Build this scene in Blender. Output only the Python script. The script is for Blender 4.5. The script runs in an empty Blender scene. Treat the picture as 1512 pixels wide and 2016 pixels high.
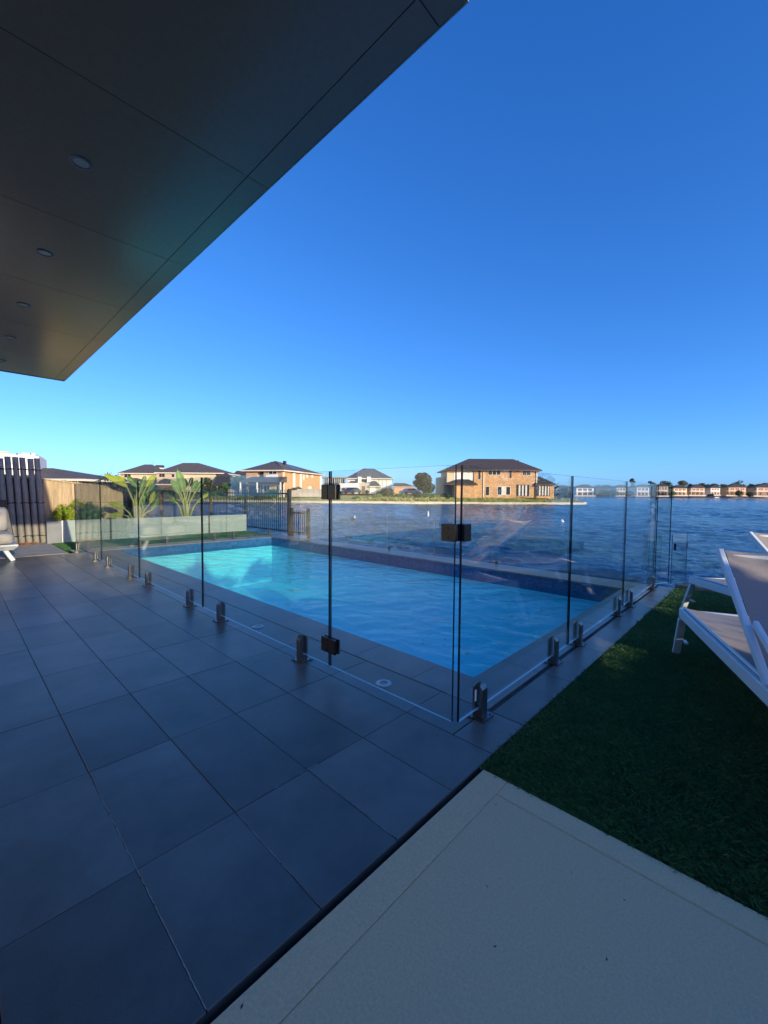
import bpy, math, random
import numpy as np
from mathutils import Vector, Matrix
random.seed(7); RNG = np.random.default_rng(7)
S = bpy.context.scene
COL = S.collection
# ------------------------------------------------------------------ camera
CX, CY, CZ = -1.5838, -1.3348, 1.1189
YAW, PITCH, ROLL, FPX = 0.7601, -0.0454, 0.0080, 813.5
def cam_axes():
    f = Vector((math.cos(PITCH)*math.cos(YAW), math.cos(PITCH)*math.sin(YAW), math.sin(PITCH)))
    s = f.cross(Vector((0, 0, 1))).normalized(); u = s.cross(f)
    s2 = s*math.cos(ROLL) + u*math.sin(ROLL); u2 = -s*math.sin(ROLL) + u*math.cos(ROLL)
    return s2, u2, f
s_, u_, f_ = cam_axes()
cam = bpy.data.cameras.new('camera'); camo = bpy.data.objects.new('camera', cam); COL.objects.link(camo)
camo.matrix_world = Matrix(((s_.x, u_.x, -f_.x, CX), (s_.y, u_.y, -f_.y, CY), (s_.z, u_.z, -f_.z, CZ), (0, 0, 0, 1)))
cam.sensor_fit = 'HORIZONTAL'; cam.sensor_width = 36; cam.lens = 36*FPX/1512
cam.clip_start = .05; cam.clip_end = 6000
S.camera = camo
# ------------------------------------------------------------------ light
SUN_EL = math.atan(.22); SUN_V = Vector((-.04, -1, .22)).normalized()
w = bpy.data.worlds.new('World'); S.world = w; w.use_nodes = True
nt = w.node_tree; nt.nodes.clear()
sky = nt.nodes.new('ShaderNodeTexSky'); sky.sky_type = 'NISHITA'; sky.sun_disc = False
sky.sun_elevation = SUN_EL; sky.sun_rotation = math.radians(180+2.3)
sky.air_density = .6; sky.dust_density = 1.0; sky.ozone_density = 3.0; sky.altitude = 0
# the camera's own rendering of a deep blue sky: one response per channel over the whole sky
sp = nt.nodes.new('ShaderNodeSeparateColor'); cb = nt.nodes.new('ShaderNodeCombineColor')
nt.links.new(sky.outputs[0], sp.inputs[0])
for i_, (g_, k_) in enumerate(((1.34, .80), (.96, 1.52), (.76, 2.80))):
    p_ = nt.nodes.new('ShaderNodeMath'); p_.operation = 'POWER'; p_.inputs[1].default_value = g_
    m_ = nt.nodes.new('ShaderNodeMath'); m_.operation = 'MULTIPLY'; m_.inputs[1].default_value = k_
    nt.links.new(sp.outputs[i_], p_.inputs[0]); nt.links.new(p_.outputs[0], m_.inputs[0]); nt.links.new(m_.outputs[0], cb.inputs[i_])
bg = nt.nodes.new('ShaderNodeBackground'); bg.inputs['Strength'].default_value = .14
wo = nt.nodes.new('ShaderNodeOutputWorld')
nt.links.new(cb.outputs[0], bg.inputs[0]); nt.links.new(bg.outputs[0], wo.inputs[0])
sl = bpy.data.lights.new('sun', 'SUN'); so = bpy.data.objects.new('sun', sl); COL.objects.link(so)
sl.energy = 4.6; sl.angle = math.radians(.5); sl.color = (1.0, .89, .60)
so.rotation_euler = SUN_V.to_track_quat('Z', 'Y').to_euler(); so.location = (0, -20, 12)
S.view_settings.view_transform = 'Standard'; S.view_settings.look = 'None'
S.view_settings.gamma = 1; S.view_settings.exposure = 0.15; S.view_settings.use_curve_mapping = False
S.render.engine = 'CYCLES'
S.cycles.max_bounces = 12; S.cycles.diffuse_bounces = 7; S.cycles.transparent_max_bounces = 24; S.cycles.glossy_bounces = 4
S.cycles.caustics_reflective = False; S.cycles.caustics_refractive = False
# ------------------------------------------------------------------ helpers
R2 = Vector((math.sin(YAW), -math.cos(YAW))); F2 = Vector((math.cos(YAW), math.sin(YAW)))
def hor(px): return 971 + .00803*(px-756)
def far(r, d, z=0): return Vector((CX + R2.x*r + F2.x*d, CY + R2.y*r + F2.y*d, z))
def ray(px, py): return f_ + s_*((px-756)/FPX) - u_*((py-1008)/FPX)
def on_y(px, py, Y):
    d = ray(px, py); t = (Y-CY)/d.y; return Vector((CX, CY, CZ)) + d*t
class MB:
    def __init__(s): s.v = []; s.f = []; s.m = []
    def add(s, vs, fs, mi=0):
        b = len(s.v); s.v += [tuple(v) for v in vs]
        for f in fs: s.f.append(tuple(b+i for i in f)); s.m.append(mi)
    def box(s, x0, x1, y0, y1, z0, z1, mi=0, mats=None):
        vs = [(x0,y0,z0),(x1,y0,z0),(x1,y1,z0),(x0,y1,z0),(x0,y0,z1),(x1,y0,z1),(x1,y1,z1),(x0,y1,z1)]
        fs = [(0,3,2,1),(4,5,6,7),(0,1,5,4),(2,3,7,6),(1,2,6,5),(3,0,4,7)]   # bottom top -y +y +x -x
        b = len(s.v); s.v += vs
        for k, f in enumerate(fs): s.f.append(tuple(b+i for i in f)); s.m.append(mats[k] if mats else mi)
        return s
    def bar(s, a, b, w, h, mi=0, up=(0,0,1)):
        a = Vector(a); b = Vector(b); d = (b-a).normalized(); up = Vector(up)
        if abs(d.dot(up)) > .98: up = Vector((0,1,0))
        x = d.cross(up).normalized()*w/2; y = x.cross(d).normalized()*h/2
        vs = [a-x-y, a+x-y, a+x+y, a-x+y, b-x-y, b+x-y, b+x+y, b-x+y]
        s.add(vs, [(0,1,2,3),(7,6,5,4),(0,4,5,1),(1,5,6,2),(2,6,7,3),(3,7,4,0)], mi); return s
    def tube(s, pts, rads, n=10, mi=0, cap=True):
        pts = [Vector(p) for p in pts]; rings = []
        b = len(s.v)
        for i, p in enumerate(pts):
            d = (pts[min(i+1, len(pts)-1)] - pts[max(i-1, 0)]).normalized()
            a = Vector((1,0,0)) if abs(d.x) < .8 else Vector((0,1,0))
            u = d.cross(a).normalized(); w2 = d.cross(u)
            for k in range(n):
                t = 2*math.pi*k/n; s.v.append(tuple(p + (u*math.cos(t) + w2*math.sin(t))*rads[i]))
        for i in range(len(pts)-1):
            for k in range(n):
                k2 = (k+1) % n; s.f.append((b+i*n+k, b+i*n+k2, b+(i+1)*n+k2, b+(i+1)*n+k)); s.m.append(mi)
        if cap:
            s.f.append(tuple(b+k for k in reversed(range(n)))); s.m.append(mi)
            s.f.append(tuple(b+(len(pts)-1)*n+k for k in range(n))); s.m.append(mi)
        return s
    def build(s, name, mats, parent=None, smooth=False, bevel=0, seg=2):
        me = bpy.data.meshes.new(name); me.from_pydata(s.v, [], s.f)
        for m in (mats if isinstance(mats, (list, tuple)) else [mats]): me.materials.append(m)
        me.polygons.foreach_set('material_index', s.m)
        if smooth: me.polygons.foreach_set('use_smooth', [True]*len(s.f))
        me.update()
        return link(name, me, parent, bevel, seg)
def link(name, me, parent=None, bevel=0, seg=2):
    o = bpy.data.objects.new(name, me); COL.objects.link(o)
    if parent: o.parent = parent
    if bevel:
        m = o.modifiers.new('b', 'BEVEL'); m.width = bevel; m.segments = seg; m.limit_method = 'ANGLE'
    return o
def npmesh(name, V, Q, mats, smooth=False, mi=None, parent=None):
    """fast mesh from numpy: V (n,3), Q (m,k)"""
    me = bpy.data.meshes.new(name); n, k = Q.shape
    me.vertices.add(len(V)); me.vertices.foreach_set('co', V.astype(np.float32).ravel())
    me.loops.add(n*k); me.loops.foreach_set('vertex_index', Q.astype(np.int32).ravel())
    me.polygons.add(n); me.polygons.foreach_set('loop_start', np.arange(n, dtype=np.int32)*k)
    me.polygons.foreach_set('loop_total', np.full(n, k, dtype=np.int32))
    for m in (mats if isinstance(mats, (list, tuple)) else [mats]): me.materials.append(m)
    if mi is not None: me.polygons.foreach_set('material_index', mi.astype(np.int32))
    if smooth: me.polygons.foreach_set('use_smooth', np.ones(n, dtype=bool))
    me.update(calc_edges=True)
    return link(name, me, parent)
def tag(o, label=None, cat=None, group=None, kind=None):
    if label: o['label'] = label
    if cat: o['category'] = cat
    if group: o['group'] = group
    if kind: o['kind'] = kind
    return o
def empty(name, loc, rz=0, label=None, cat=None, group=None, kind=None):
    o = bpy.data.objects.new(name, None); COL.objects.link(o); o.location = loc; o.rotation_euler = (0, 0, rz)
    o.empty_display_size = .1
    return tag(o, label, cat, group, kind)
def copy_tree(o, parent=None):
    c = o.copy(); COL.objects.link(c); c.parent = parent
    for ch in [x for x in bpy.data.objects if x.parent == o]: copy_tree(ch, c)
    return c
# ------------------------------------------------------------------ materials
def mat(name, col, rough=.6, metal=0, nscale=0, namt=.15, bump=0, bscale=None, spec=.5, rnd=0, col2=None, coords='Object', trans=0, stretch=None):
    m = bpy.data.materials.new(name); m.use_nodes = True; t = m.node_tree; N = t.nodes; L = t.links
    p = N['Principled BSDF']; p.inputs['Roughness'].default_value = rough; p.inputs['Metallic'].default_value = metal
    p.inputs['Specular IOR Level'].default_value = spec
    c4 = (*col, 1); p.inputs['Base Color'].default_value = c4
    out = None
    if nscale or bump:
        tc = N.new('ShaderNodeTexCoord'); vec = tc.outputs[coords]
        if stretch:
            mp = N.new('ShaderNodeMapping'); mp.inputs['Scale'].default_value = stretch; L.new(vec, mp.inputs[0]); vec = mp.outputs[0]
        if rnd:
            oi0 = N.new('ShaderNodeObjectInfo'); ml = N.new('ShaderNodeMath'); ml.operation = 'MULTIPLY'; ml.inputs[1].default_value = 57
            va = N.new('ShaderNodeVectorMath'); L.new(oi0.outputs['Random'], ml.inputs[0]); L.new(vec, va.inputs[0]); L.new(ml.outputs[0], va.inputs[1]); vec = va.outputs[0]
    if nscale:
        n = N.new('ShaderNodeTexNoise'); n.inputs['Scale'].default_value = nscale; n.inputs['Detail'].default_value = 6; n.inputs['Roughness'].default_value = .65
        L.new(vec, n.inputs['Vector'])
        mx = N.new('ShaderNodeMix'); mx.data_type = 'RGBA'
        if col2: a, b = col, col2
        else: a = tuple(c*(1-namt) for c in col); b = tuple(min(1, c*(1+namt)) for c in col)
        mx.inputs['A'].default_value = (*a, 1); mx.inputs['B'].default_value = (*b, 1)
        mr = N.new('ShaderNodeMapRange'); mr.inputs[1].default_value = .3; mr.inputs[2].default_value = .7
        L.new(n.outputs[0], mr.inputs[0]); L.new(mr.outputs[0], mx.inputs['Factor']); out = mx.outputs['Result']
        L.new(out, p.inputs['Base Color'])
    if rnd:
        oi = N.new('ShaderNodeObjectInfo'); h = N.new('ShaderNodeHueSaturation')
        mr2 = N.new('ShaderNodeMapRange'); mr2.inputs[3].default_value = 1-rnd; mr2.inputs[4].default_value = 1+rnd
        L.new(oi.outputs['Random'], mr2.inputs[0]); L.new(mr2.outputs[0], h.inputs['Value'])
        if out: L.new(out, h.inputs['Color'])
        else: h.inputs['Color'].default_value = c4
        L.new(h.outputs[0], p.inputs['Base Color'])
    if bump:
        n2 = N.new('ShaderNodeTexNoise'); n2.inputs['Scale'].default_value = bscale or 60; n2.inputs['Detail'].default_value = 5
        L.new(vec, n2.inputs['Vector']); bp = N.new('ShaderNodeBump'); bp.inputs['Strength'].default_value = bump; bp.inputs['Distance'].default_value = .01
        L.new(n2.outputs[0], bp.inputs['Height']); L.new(bp.outputs[0], p.inputs['Normal'])
    if trans:   # leaf translucency
        tr = N.new('ShaderNodeBsdfTranslucent'); ms = N.new('ShaderNodeMixShader'); ms.inputs[0].default_value = trans
        if out: L.new(out, tr.inputs[0])
        else: tr.inputs[0].default_value = c4
        o = N['Material Output']; L.new(p.outputs[0], ms.inputs[1]); L.new(tr.outputs[0], ms.inputs[2]); L.new(ms.outputs[0], o.inputs[0])
    return m
M = {}
M['tile'] = mat('bluestone_tile', (.125,.122,.110), .30, nscale=2.4, namt=.36, bump=.14, bscale=300, rnd=.24, spec=.5)
M['tile_side'] = M['tile']
M['joint'] = mat('dark_joint', (.045,.045,.045), .9, nscale=4, namt=.6)
M['grout'] = mat('pale_grout', (.34,.33,.31), .9, nscale=30, namt=.5)
M['coping'] = mat('coping_stone', (.17,.17,.16), .32, nscale=6, namt=.18, bump=.2, bscale=150, rnd=.1)
M['stone'] = mat('beige_stone', (.82,.56,.32), .85, nscale=150, namt=.11, bump=.5, bscale=110, rnd=.02)
M['concrete'] = mat('pale_concrete', (.36,.32,.27), .85, nscale=3, namt=.2, bump=.3, bscale=60)
M['pool'] = mat('pool_interior', (.46,.93,.96), .6, nscale=1.2, namt=.06)
M['soffit'] = mat('soffit_panel', (.34,.24,.16), .22, nscale=40, namt=.06, rnd=.05, spec=.6)
M['trim'] = mat('pale_metal_trim', (.5,.52,.55), .35, .6)
M['render'] = mat('white_render', (.72,.70,.66), .8, nscale=2, namt=.05)
M['darkrender'] = mat('dark_render', (.10,.10,.10), .7, nscale=2, namt=.1)
M['steel'] = mat('brushed_steel', (.24,.23,.22), .28, 1, nscale=30, namt=.1)
M['steel_dark'] = mat('dark_steel', (.07,.068,.066), .35, .9, nscale=30, namt=.1)
M['black'] = mat('black_metal', (.012,.013,.015), .4, .3)
M['white_alu'] = mat('white_powdercoat', (.76,.79,.82), .35, nscale=3, namt=.03)
M['sling'] = mat('taupe_sling', (.34,.29,.27), .8, nscale=300, namt=.25, bump=.3, bscale=500)
M['cushion'] = mat('grey_cushion', (.42,.39,.36), .95, nscale=3, namt=.08, bump=.35, bscale=12)
M['bamboo'] = mat('weathered_bamboo', (.26,.24,.22), .7, nscale=5, namt=.3, bump=.3, bscale=30, stretch=(6,6,1))
M['rope'] = mat('black_rope', (.012,.011,.012), .8)
M['paling'] = mat('timber_paling', (.42,.31,.19), .85, nscale=5, namt=.3, bump=.4, bscale=20, rnd=.15, stretch=(8,8,.6))
M['sleeper'] = mat('timber_sleeper', (.36,.26,.18), .85, nscale=6, namt=.3, bump=.4, bscale=25, stretch=(1,6,6))
M['planter'] = mat('planter_panel', (.36,.41,.39), .7, nscale=4, namt=.08, bump=.3, bscale=14, stretch=(1,1,8))
M['planter_shaded'] = mat('planter_end_shaded', (.20,.21,.23), .6, nscale=4, namt=.15)  # darker grey puts the shade of the end face into its colour
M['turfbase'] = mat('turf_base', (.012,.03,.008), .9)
def leafmat(name, c, c2, tr=.3, sc=3, rough=.5):
    return mat(name, c, rough, nscale=sc, col2=c2, trans=tr)
M['turf'] = leafmat('turf_blade', (.03,.15,.06), (.10,.26,.08), .3, 7)
M['leaf_y'] = leafmat('leaf_yellow_green', (.26,.36,.03), (.55,.58,.07), .4, 5)
M['leaf_g'] = leafmat('leaf_green', (.06,.16,.04), (.16,.30,.07), .3, 4)
M['leaf_p'] = leafmat('leaf_pale', (.20,.34,.12), (.28,.44,.16), .35, 4)
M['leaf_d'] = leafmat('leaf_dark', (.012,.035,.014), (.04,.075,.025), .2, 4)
M['leaf_o'] = leafmat('leaf_olive', (.045,.07,.025), (.12,.14,.05), .25, .6)
M['hedge'] = leafmat('hedge_leaf', (.02,.05,.015), (.05,.09,.03), .15, 3)
M['stem'] = mat('pale_stem', (.38,.40,.14), .6, nscale=8, namt=.15)
M['bark'] = mat('bark', (.12,.09,.065), .9, nscale=8, namt=.3)
M['bank'] = mat('bank_grass', (.26,.29,.08), .95, nscale=.35, col2=(.46,.42,.16), bump=.5, bscale=3)
M['tuft'] = leafmat('bank_tuft', (.36,.38,.09), (.66,.56,.22), .3, .3)
M['tuftg'] = leafmat('bank_tuft_green', (.22,.33,.07), (.42,.50,.12), .3, .3)
M['sand'] = mat('shore_sand', (.42,.36,.27), .95, nscale=.5, namt=.15)
M['edge'] = mat('concrete_edging', (.62,.56,.42), .85, nscale=1, namt=.2)
M['ground'] = mat('ground_earth', (.12,.11,.07), .95, nscale=.2, namt=.3)
M['roof'] = mat('roof_tile_grey', (.10,.09,.085), .8, nscale=1.5, namt=.18)
M['roof_d'] = mat('roof_tile_dark', (.055,.05,.05), .8, nscale=3, namt=.35)
M['roof_b'] = mat('roof_blue_grey', (.10,.12,.14), .7, nscale=2.2, namt=.6)
M['cream'] = mat('cream_render', (.66,.56,.38), .85, nscale=.8, namt=.06)
M['orange'] = mat('apricot_render', (.58,.37,.19), .85, nscale=.8, namt=.08)
M['white'] = mat('white_wall', (.80,.79,.75), .8, nscale=.8, namt=.04)
M['brown'] = mat('brown_wall', (.17,.12,.09), .8, nscale=.8, namt=.1)
M['pale'] = mat('pale_wall', (.52,.46,.38), .85, nscale=.5, namt=.08)
M['greyw'] = mat('grey_wall', (.34,.33,.32), .85, nscale=.5, namt=.08)
M['pink'] = mat('blush_wall', (.50,.43,.31), .85, nscale=.5, namt=.08)
M['garage'] = mat('terracotta_door', (.55,.14,.05), .6, nscale=2, namt=.1)
M['pane'] = mat('window_pane', (.035,.04,.05), .25, spec=.25)
M['blind'] = mat('white_blind', (.72,.70,.66), .8)
M['frame'] = mat('window_frame', (.70,.66,.56), .6)
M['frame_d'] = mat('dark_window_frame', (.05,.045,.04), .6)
M['carp'] = mat('car_paint_silver', (.35,.38,.42), .25, .4)
M['carw'] = mat('car_paint_white', (.7,.72,.75), .25)
M['card'] = mat('car_paint_grey', (.12,.14,.17), .25, .4)
M['tyre'] = mat('tyre_rubber', (.02,.02,.02), .8)
M['solar'] = mat('solar_glass', (.03,.045,.10), .12, spec=.8)
M['buoyw'] = mat('buoy_white', (.8,.8,.78), .5)
def brick_mat():
    m = bpy.data.materials.new('tan_brick'); m.use_nodes = True; N = m.node_tree.nodes; L = m.node_tree.links; p = N['Principled BSDF']; p.inputs['Roughness'].default_value = .85
    tc = N.new('ShaderNodeTexCoord'); mp = N.new('ShaderNodeMapping'); mp.inputs['Rotation'].default_value = (math.radians(90), 0, 0)
    b = N.new('ShaderNodeTexBrick'); b.inputs['Color1'].default_value = (.74,.42,.18,1); b.inputs['Color2'].default_value = (.54,.29,.12,1); b.inputs['Mortar'].default_value = (.5,.42,.32,1)
    b.inputs['Scale'].default_value = 1; b.inputs['Brick Width'].default_value = .24; b.inputs['Row Height'].default_value = .086; b.inputs['Mortar Size'].default_value = .008
    n = N.new('ShaderNodeTexNoise'); n.inputs['Scale'].default_value = 1.3; n.inputs['Detail'].default_value = 6
    mx = N.new('ShaderNodeMix'); mx.data_type = 'RGBA'; mx.blend_type = 'MULTIPLY'; mx.inputs['Factor'].default_value = 1
    mr = N.new('ShaderNodeMapRange'); mr.inputs[1].default_value = .3; mr.inputs[2].default_value = .7; mr.inputs[3].default_value = .8; mr.inputs[4].default_value = 1.15
    L.new(tc.outputs['Object'], mp.inputs[0]); L.new(mp.outputs[0], b.inputs['Vector']); L.new(tc.outputs['Object'], n.inputs['Vector']); L.new(n.outputs[0], mr.inputs[0])
    L.new(b.outputs[0], mx.inputs['A']); L.new(mr.outputs[0], mx.inputs['B']); L.new(mx.outputs['Result'], p.inputs['Base Color']); return m
M['brick'] = brick_mat()
def mosaic_mat():
    m = bpy.data.materials.new('blue_mosaic'); m.use_nodes = True; N = m.node_tree.nodes; L = m.node_tree.links; p = N['Principled BSDF']; p.inputs['Roughness'].default_value = .25
    tc = N.new('ShaderNodeTexCoord'); v = N.new('ShaderNodeTexVoronoi'); v.distance = 'CHEBYCHEV'; v.inputs['Scale'].default_value = 42; v.inputs['Randomness'].default_value = .15
    cr = N.new('ShaderNodeValToRGB'); cr.color_ramp.elements[0].color = (.006,.045,.13,1); cr.color_ramp.elements[1].color = (.035,.17,.38,1)
    L.new(tc.outputs['Object'], v.inputs['Vector']); L.new(v.outputs['Color'], cr.inputs[0]); L.new(cr.outputs[0], p.inputs['Base Color']); return m
M['mosaic'] = mosaic_mat()
def fres(N, L, ior):
    fr = N.new('ShaderNodeFresnel'); ge = N.new('ShaderNodeNewGeometry'); mr = N.new('ShaderNodeMapRange')
    mr.inputs[3].default_value = ior; mr.inputs[4].default_value = 1/ior
    L.new(ge.outputs['Backfacing'], mr.inputs[0]); L.new(mr.outputs[0], fr.inputs[0]); return fr
def glass_mat(name, tint, refl=1.0):
    m = bpy.data.materials.new(name); m.use_nodes = True; N = m.node_tree.nodes; L = m.node_tree.links; N.remove(N['Principled BSDF'])
    tr = N.new('ShaderNodeBsdfTransparent'); tr.inputs[0].default_value = (*tint, 1)
    gl = N.new('ShaderNodeBsdfGlossy'); gl.inputs['Roughness'].default_value = .0; gl.inputs[0].default_value = (refl, refl, refl, 1)
    fr = fres(N, L, 1.45); mx = N.new('ShaderNodeMixShader')
    L.new(fr.outputs[0], mx.inputs[0]); L.new(tr.outputs[0], mx.inputs[1]); L.new(gl.outputs[0], mx.inputs[2]); L.new(mx.outputs[0], N['Material Output'].inputs[0]); return m
M['glass'] = glass_mat('clear_glass', (.945,.972,.965))
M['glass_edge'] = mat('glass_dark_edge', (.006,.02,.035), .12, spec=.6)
M['glass_low_lit'] = mat('glass_bottom_edge_lit', (.62,.80,.86), .3)  # pale colour stands in for sky light caught along the bottom edge
def water_pool():
    m = bpy.data.materials.new('pool_water'); m.use_nodes = True; N = m.node_tree.nodes; L = m.node_tree.links; N.remove(N['Principled BSDF'])
    tr = N.new('ShaderNodeBsdfTransparent'); tr.inputs[0].default_value = (.50,.97,.99,1)
    gl = N.new('ShaderNodeBsdfGlossy'); gl.inputs['Roughness'].default_value = .02
    fr = fres(N, L, 1.33); mx = N.new('ShaderNodeMixShader')
    tc = N.new('ShaderNodeTexCoord'); mp = N.new('ShaderNodeMapping'); mp.inputs['Scale'].default_value = (1, .45, 1); mp.inputs['Rotation'].default_value = (0, 0, .6)
    n = N.new('ShaderNodeTexNoise'); n.inputs['Scale'].default_value = 7; n.inputs['Detail'].default_value = 3; n.inputs['Distortion'].default_value = .6
    bp = N.new('ShaderNodeBump'); bp.inputs['Strength'].default_value = .9; bp.inputs['Distance'].default_value = .02
    L.new(tc.outputs['Object'], mp.inputs[0]); L.new(mp.outputs[0], n.inputs['Vector']); L.new(n.outputs[0], bp.inputs['Height'])
    L.new(bp.outputs[0], fr.inputs['Normal']); L.new(bp.outputs[0], gl.inputs['Normal'])
    L.new(fr.outputs[0], mx.inputs[0]); L.new(tr.outputs[0], mx.inputs[1]); L.new(gl.outputs[0], mx.inputs[2]); L.new(mx.outputs[0], N['Material Output'].inputs[0]); return m
M['poolwater'] = water_pool()
def lake_mat():
    m = bpy.data.materials.new('lake_water'); m.use_nodes = True; N = m.node_tree.nodes; L = m.node_tree.links; p = N['Principled BSDF']
    p.inputs['Base Color'].default_value = (.05,.125,.185,1); p.inputs['Roughness'].default_value = .12; p.inputs['IOR'].default_value = 1.33
    tc = N.new('ShaderNodeTexCoord'); mp = N.new('ShaderNodeMapping'); mp.inputs['Rotation'].default_value = (0, 0, -YAW); mp.inputs['Scale'].default_value = (1.0, .45, 1)
    n = N.new('ShaderNodeTexNoise'); n.inputs['Scale'].default_value = 5; n.inputs['Detail'].default_value = 6; n.inputs['Roughness'].default_value = .6; n.inputs['Distortion'].default_value = .4
    n1 = N.new('ShaderNodeTexNoise'); n1.inputs['Scale'].default_value = .9; n1.inputs['Detail'].default_value = 4
    b1 = N.new('ShaderNodeBump'); b1.inputs['Strength'].default_value = 1; b1.inputs['Distance'].default_value = .10
    b2 = N.new('ShaderNodeBump'); b2.inputs['Strength'].default_value = 1; b2.inputs['Distance'].default_value = .55
    L.new(tc.outputs['Object'], mp.inputs[0])
    n3 = N.new('ShaderNodeTexNoise'); n3.inputs['Scale'].default_value = 15; n3.inputs['Detail'].default_value = 3
    b3 = N.new('ShaderNodeBump'); b3.inputs['Strength'].default_value = 1; b3.inputs['Distance'].default_value = .03
    for q in (n, n1, n3): L.new(mp.outputs[0], q.inputs['Vector'])
    L.new(n.outputs[0], b1.inputs['Height']); L.new(n1.outputs[0], b2.inputs['Height']); L.new(b2.outputs[0], b1.inputs['Normal']); L.new(b1.outputs[0], b3.inputs['Normal']); L.new(n3.outputs[0], b3.inputs['Height']); L.new(b3.outputs[0], p.inputs['Normal']); return m
M['lake'] = lake_mat()
# ------------------------------------------------------------------ lake
LZ = -.70
def waves(X, Y, sp, seed=3, amp=1.0, wl=(.16, 3.6), n=52, main=-2.2):
    g = np.random.default_rng(seed); Z = np.zeros_like(X)
    for i in range(n):
        lam = wl[0]*(wl[1]/wl[0])**(i/(n-1)); th = main + g.normal()*.55; k = 2*np.pi/lam
        a = .0105*lam**.82*amp; ph = g.random()*6.28
        att = np.clip((lam/(sp*1.5)-1)*1.5, 0, 1)
        q = k*(X*np.cos(th)+Y*np.sin(th)) + ph + .5*np.sin(.31*k*(X*np.sin(th)-Y*np.cos(th))+ph*2)
        s = np.sin(q); Z += att*a*(1-np.abs(s)**1.0*.6 - .4 + .5*s)
    return Z
def build_lake():
    nr, na = 800, 600
    r = 5.0*np.exp(np.linspace(0, math.log(900/5.0), nr)); a = np.radians(np.linspace(-22, 104, na))
    Rr, A = np.meshgrid(r, a, indexing='ij'); X = CX+Rr*np.cos(A); Y = CY+Rr*np.sin(A)
    gust = .75+.35*np.sin(X*.11+1.3)*np.sin(Y*.083+.4)+.2*np.sin(X*.31-Y*.27)
    Z = LZ + waves(X, Y, Rr*math.log(900/5)/nr)*gust
    V = np.stack([X, Y, Z], -1).reshape(-1, 3); I = np.arange(nr*na).reshape(nr, na)
    Q = np.stack([I[:-1,:-1], I[1:,:-1], I[1:,1:], I[:-1,1:]], -1).reshape(-1, 4)
    keep = V[Q][:, :, 0].max(1) > 4.50
    return tag(npmesh('lake', V, Q[keep], M['lake'], True), 'choppy dark blue lake between the pool deck and the far houses', kind='structure')
build_lake()
# ------------------------------------------------------------------ land
def sheet(name, pts, z, m, label=None, thick=0):
    mb = MB(); n = len(pts)
    vs = [(p[0], p[1], (p[2] if len(p) > 2 else z)) for p in pts]
    mb.add(vs, [tuple(range(n))])
    if thick:
        b = len(mb.v); mb.v += [(v[0], v[1], v[2]-thick) for v in vs]
        for i in range(n):
            j = (i+1) % n; mb.f.append((i, b+i, b+j, j)); mb.m.append(0)
    o = mb.build(name, m); return tag(o, label, kind='structure')
# our own side, behind and beside the house
sheet('ground', [(4.45,60), (-400,400), (-400,-400), (4.45,-400)], -1.85, M['ground'], 'earth under and behind the house plot')
# neighbouring plot beyond the planter, higher
sheet('ground', [(4.45,10.4), (4.45,40), (-60,120), (-160,60), (-60,10.4)], -.12, M['bank'], 'grassy plot beyond the planter and paling fence', .9)
# opposite bank: edging line in (px, depth)
bank = [(-900,120), (-300,100), (60,84), (250,77), (400,73.6), (520,71), (640,69.8), (780,71), (900,72), (1000,72.6), (1100,74), (1140,75.2), (1153,77.5), (1150,84), (1128,112), (1118,150)]
BP = [((p-756)*d/FPX, d) for p, d in bank]
def bank_surface():
    mb = MB(); mbE = MB()
    prof = [(0,-.38), (.35,-.34), (2.5,-.12), (6,.22), (10,.40), (22,.85), (60,1.0), (220,1.0)]
    rows = []
    for (r, d) in BP:
        row = []
        for off, z in prof:
            if d > 77 and r > 30: rr = r - off*.8; dd = d + off*.15   # right-hand side of the point, goes inland to the left
            else: rr = r*(1+off/200); dd = d + off
            row.append(tuple(far(rr, dd, z)))
        rows.append(row)
    n = len(prof)
    for row in rows: mb.v += row
    for i in range(len(rows)-1):
        for j in range(n-1):
            a = i*n+j; mb.f.append((a, a+n, a+n+1, a+1)); mb.m.append(0)
    tag(mb.build('bank', M['bank']), 'grassy bank across the water carrying the nearer houses', kind='structure')
    for i in range(len(BP)-1):
        a = far(*BP[i], -.5); b = far(*BP[i+1], -.5)
        mbE.bar(a, b, .28, .46)
    tag(mbE.build('bank_edging', M['edge']), 'pale concrete edging along the waterline of the opposite bank', kind='structure')
bank_surface()
def far_shore():
    mb = MB(); P = [(500,700), (900,430), (1060,395), (1200,345), (1330,322), (1512,318), (1800,310), (2400,330)]
    prof = [(-2,-1.2), (0,-.62), (6,-.1), (14,.6), (90,1.4), (1200,3)]
    rows = [[tuple(far((p-756)*(d)/FPX*(1+o/2000), d+o, z)) for o, z in prof] for p, d in P]; n = len(prof)
    for r in rows: mb.v += r
    for i in range(len(rows)-1):
        for j in range(n-1): a = i*n+j; mb.f.append((a, a+n, a+n+1, a+1)); mb.m.append(0 if j < 3 else 1)
    tag(mb.build('far_shore', [M['sand'], M['bank']]), 'sandy far shore on the right behind the open lake', kind='structure')
far_shore()
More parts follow.
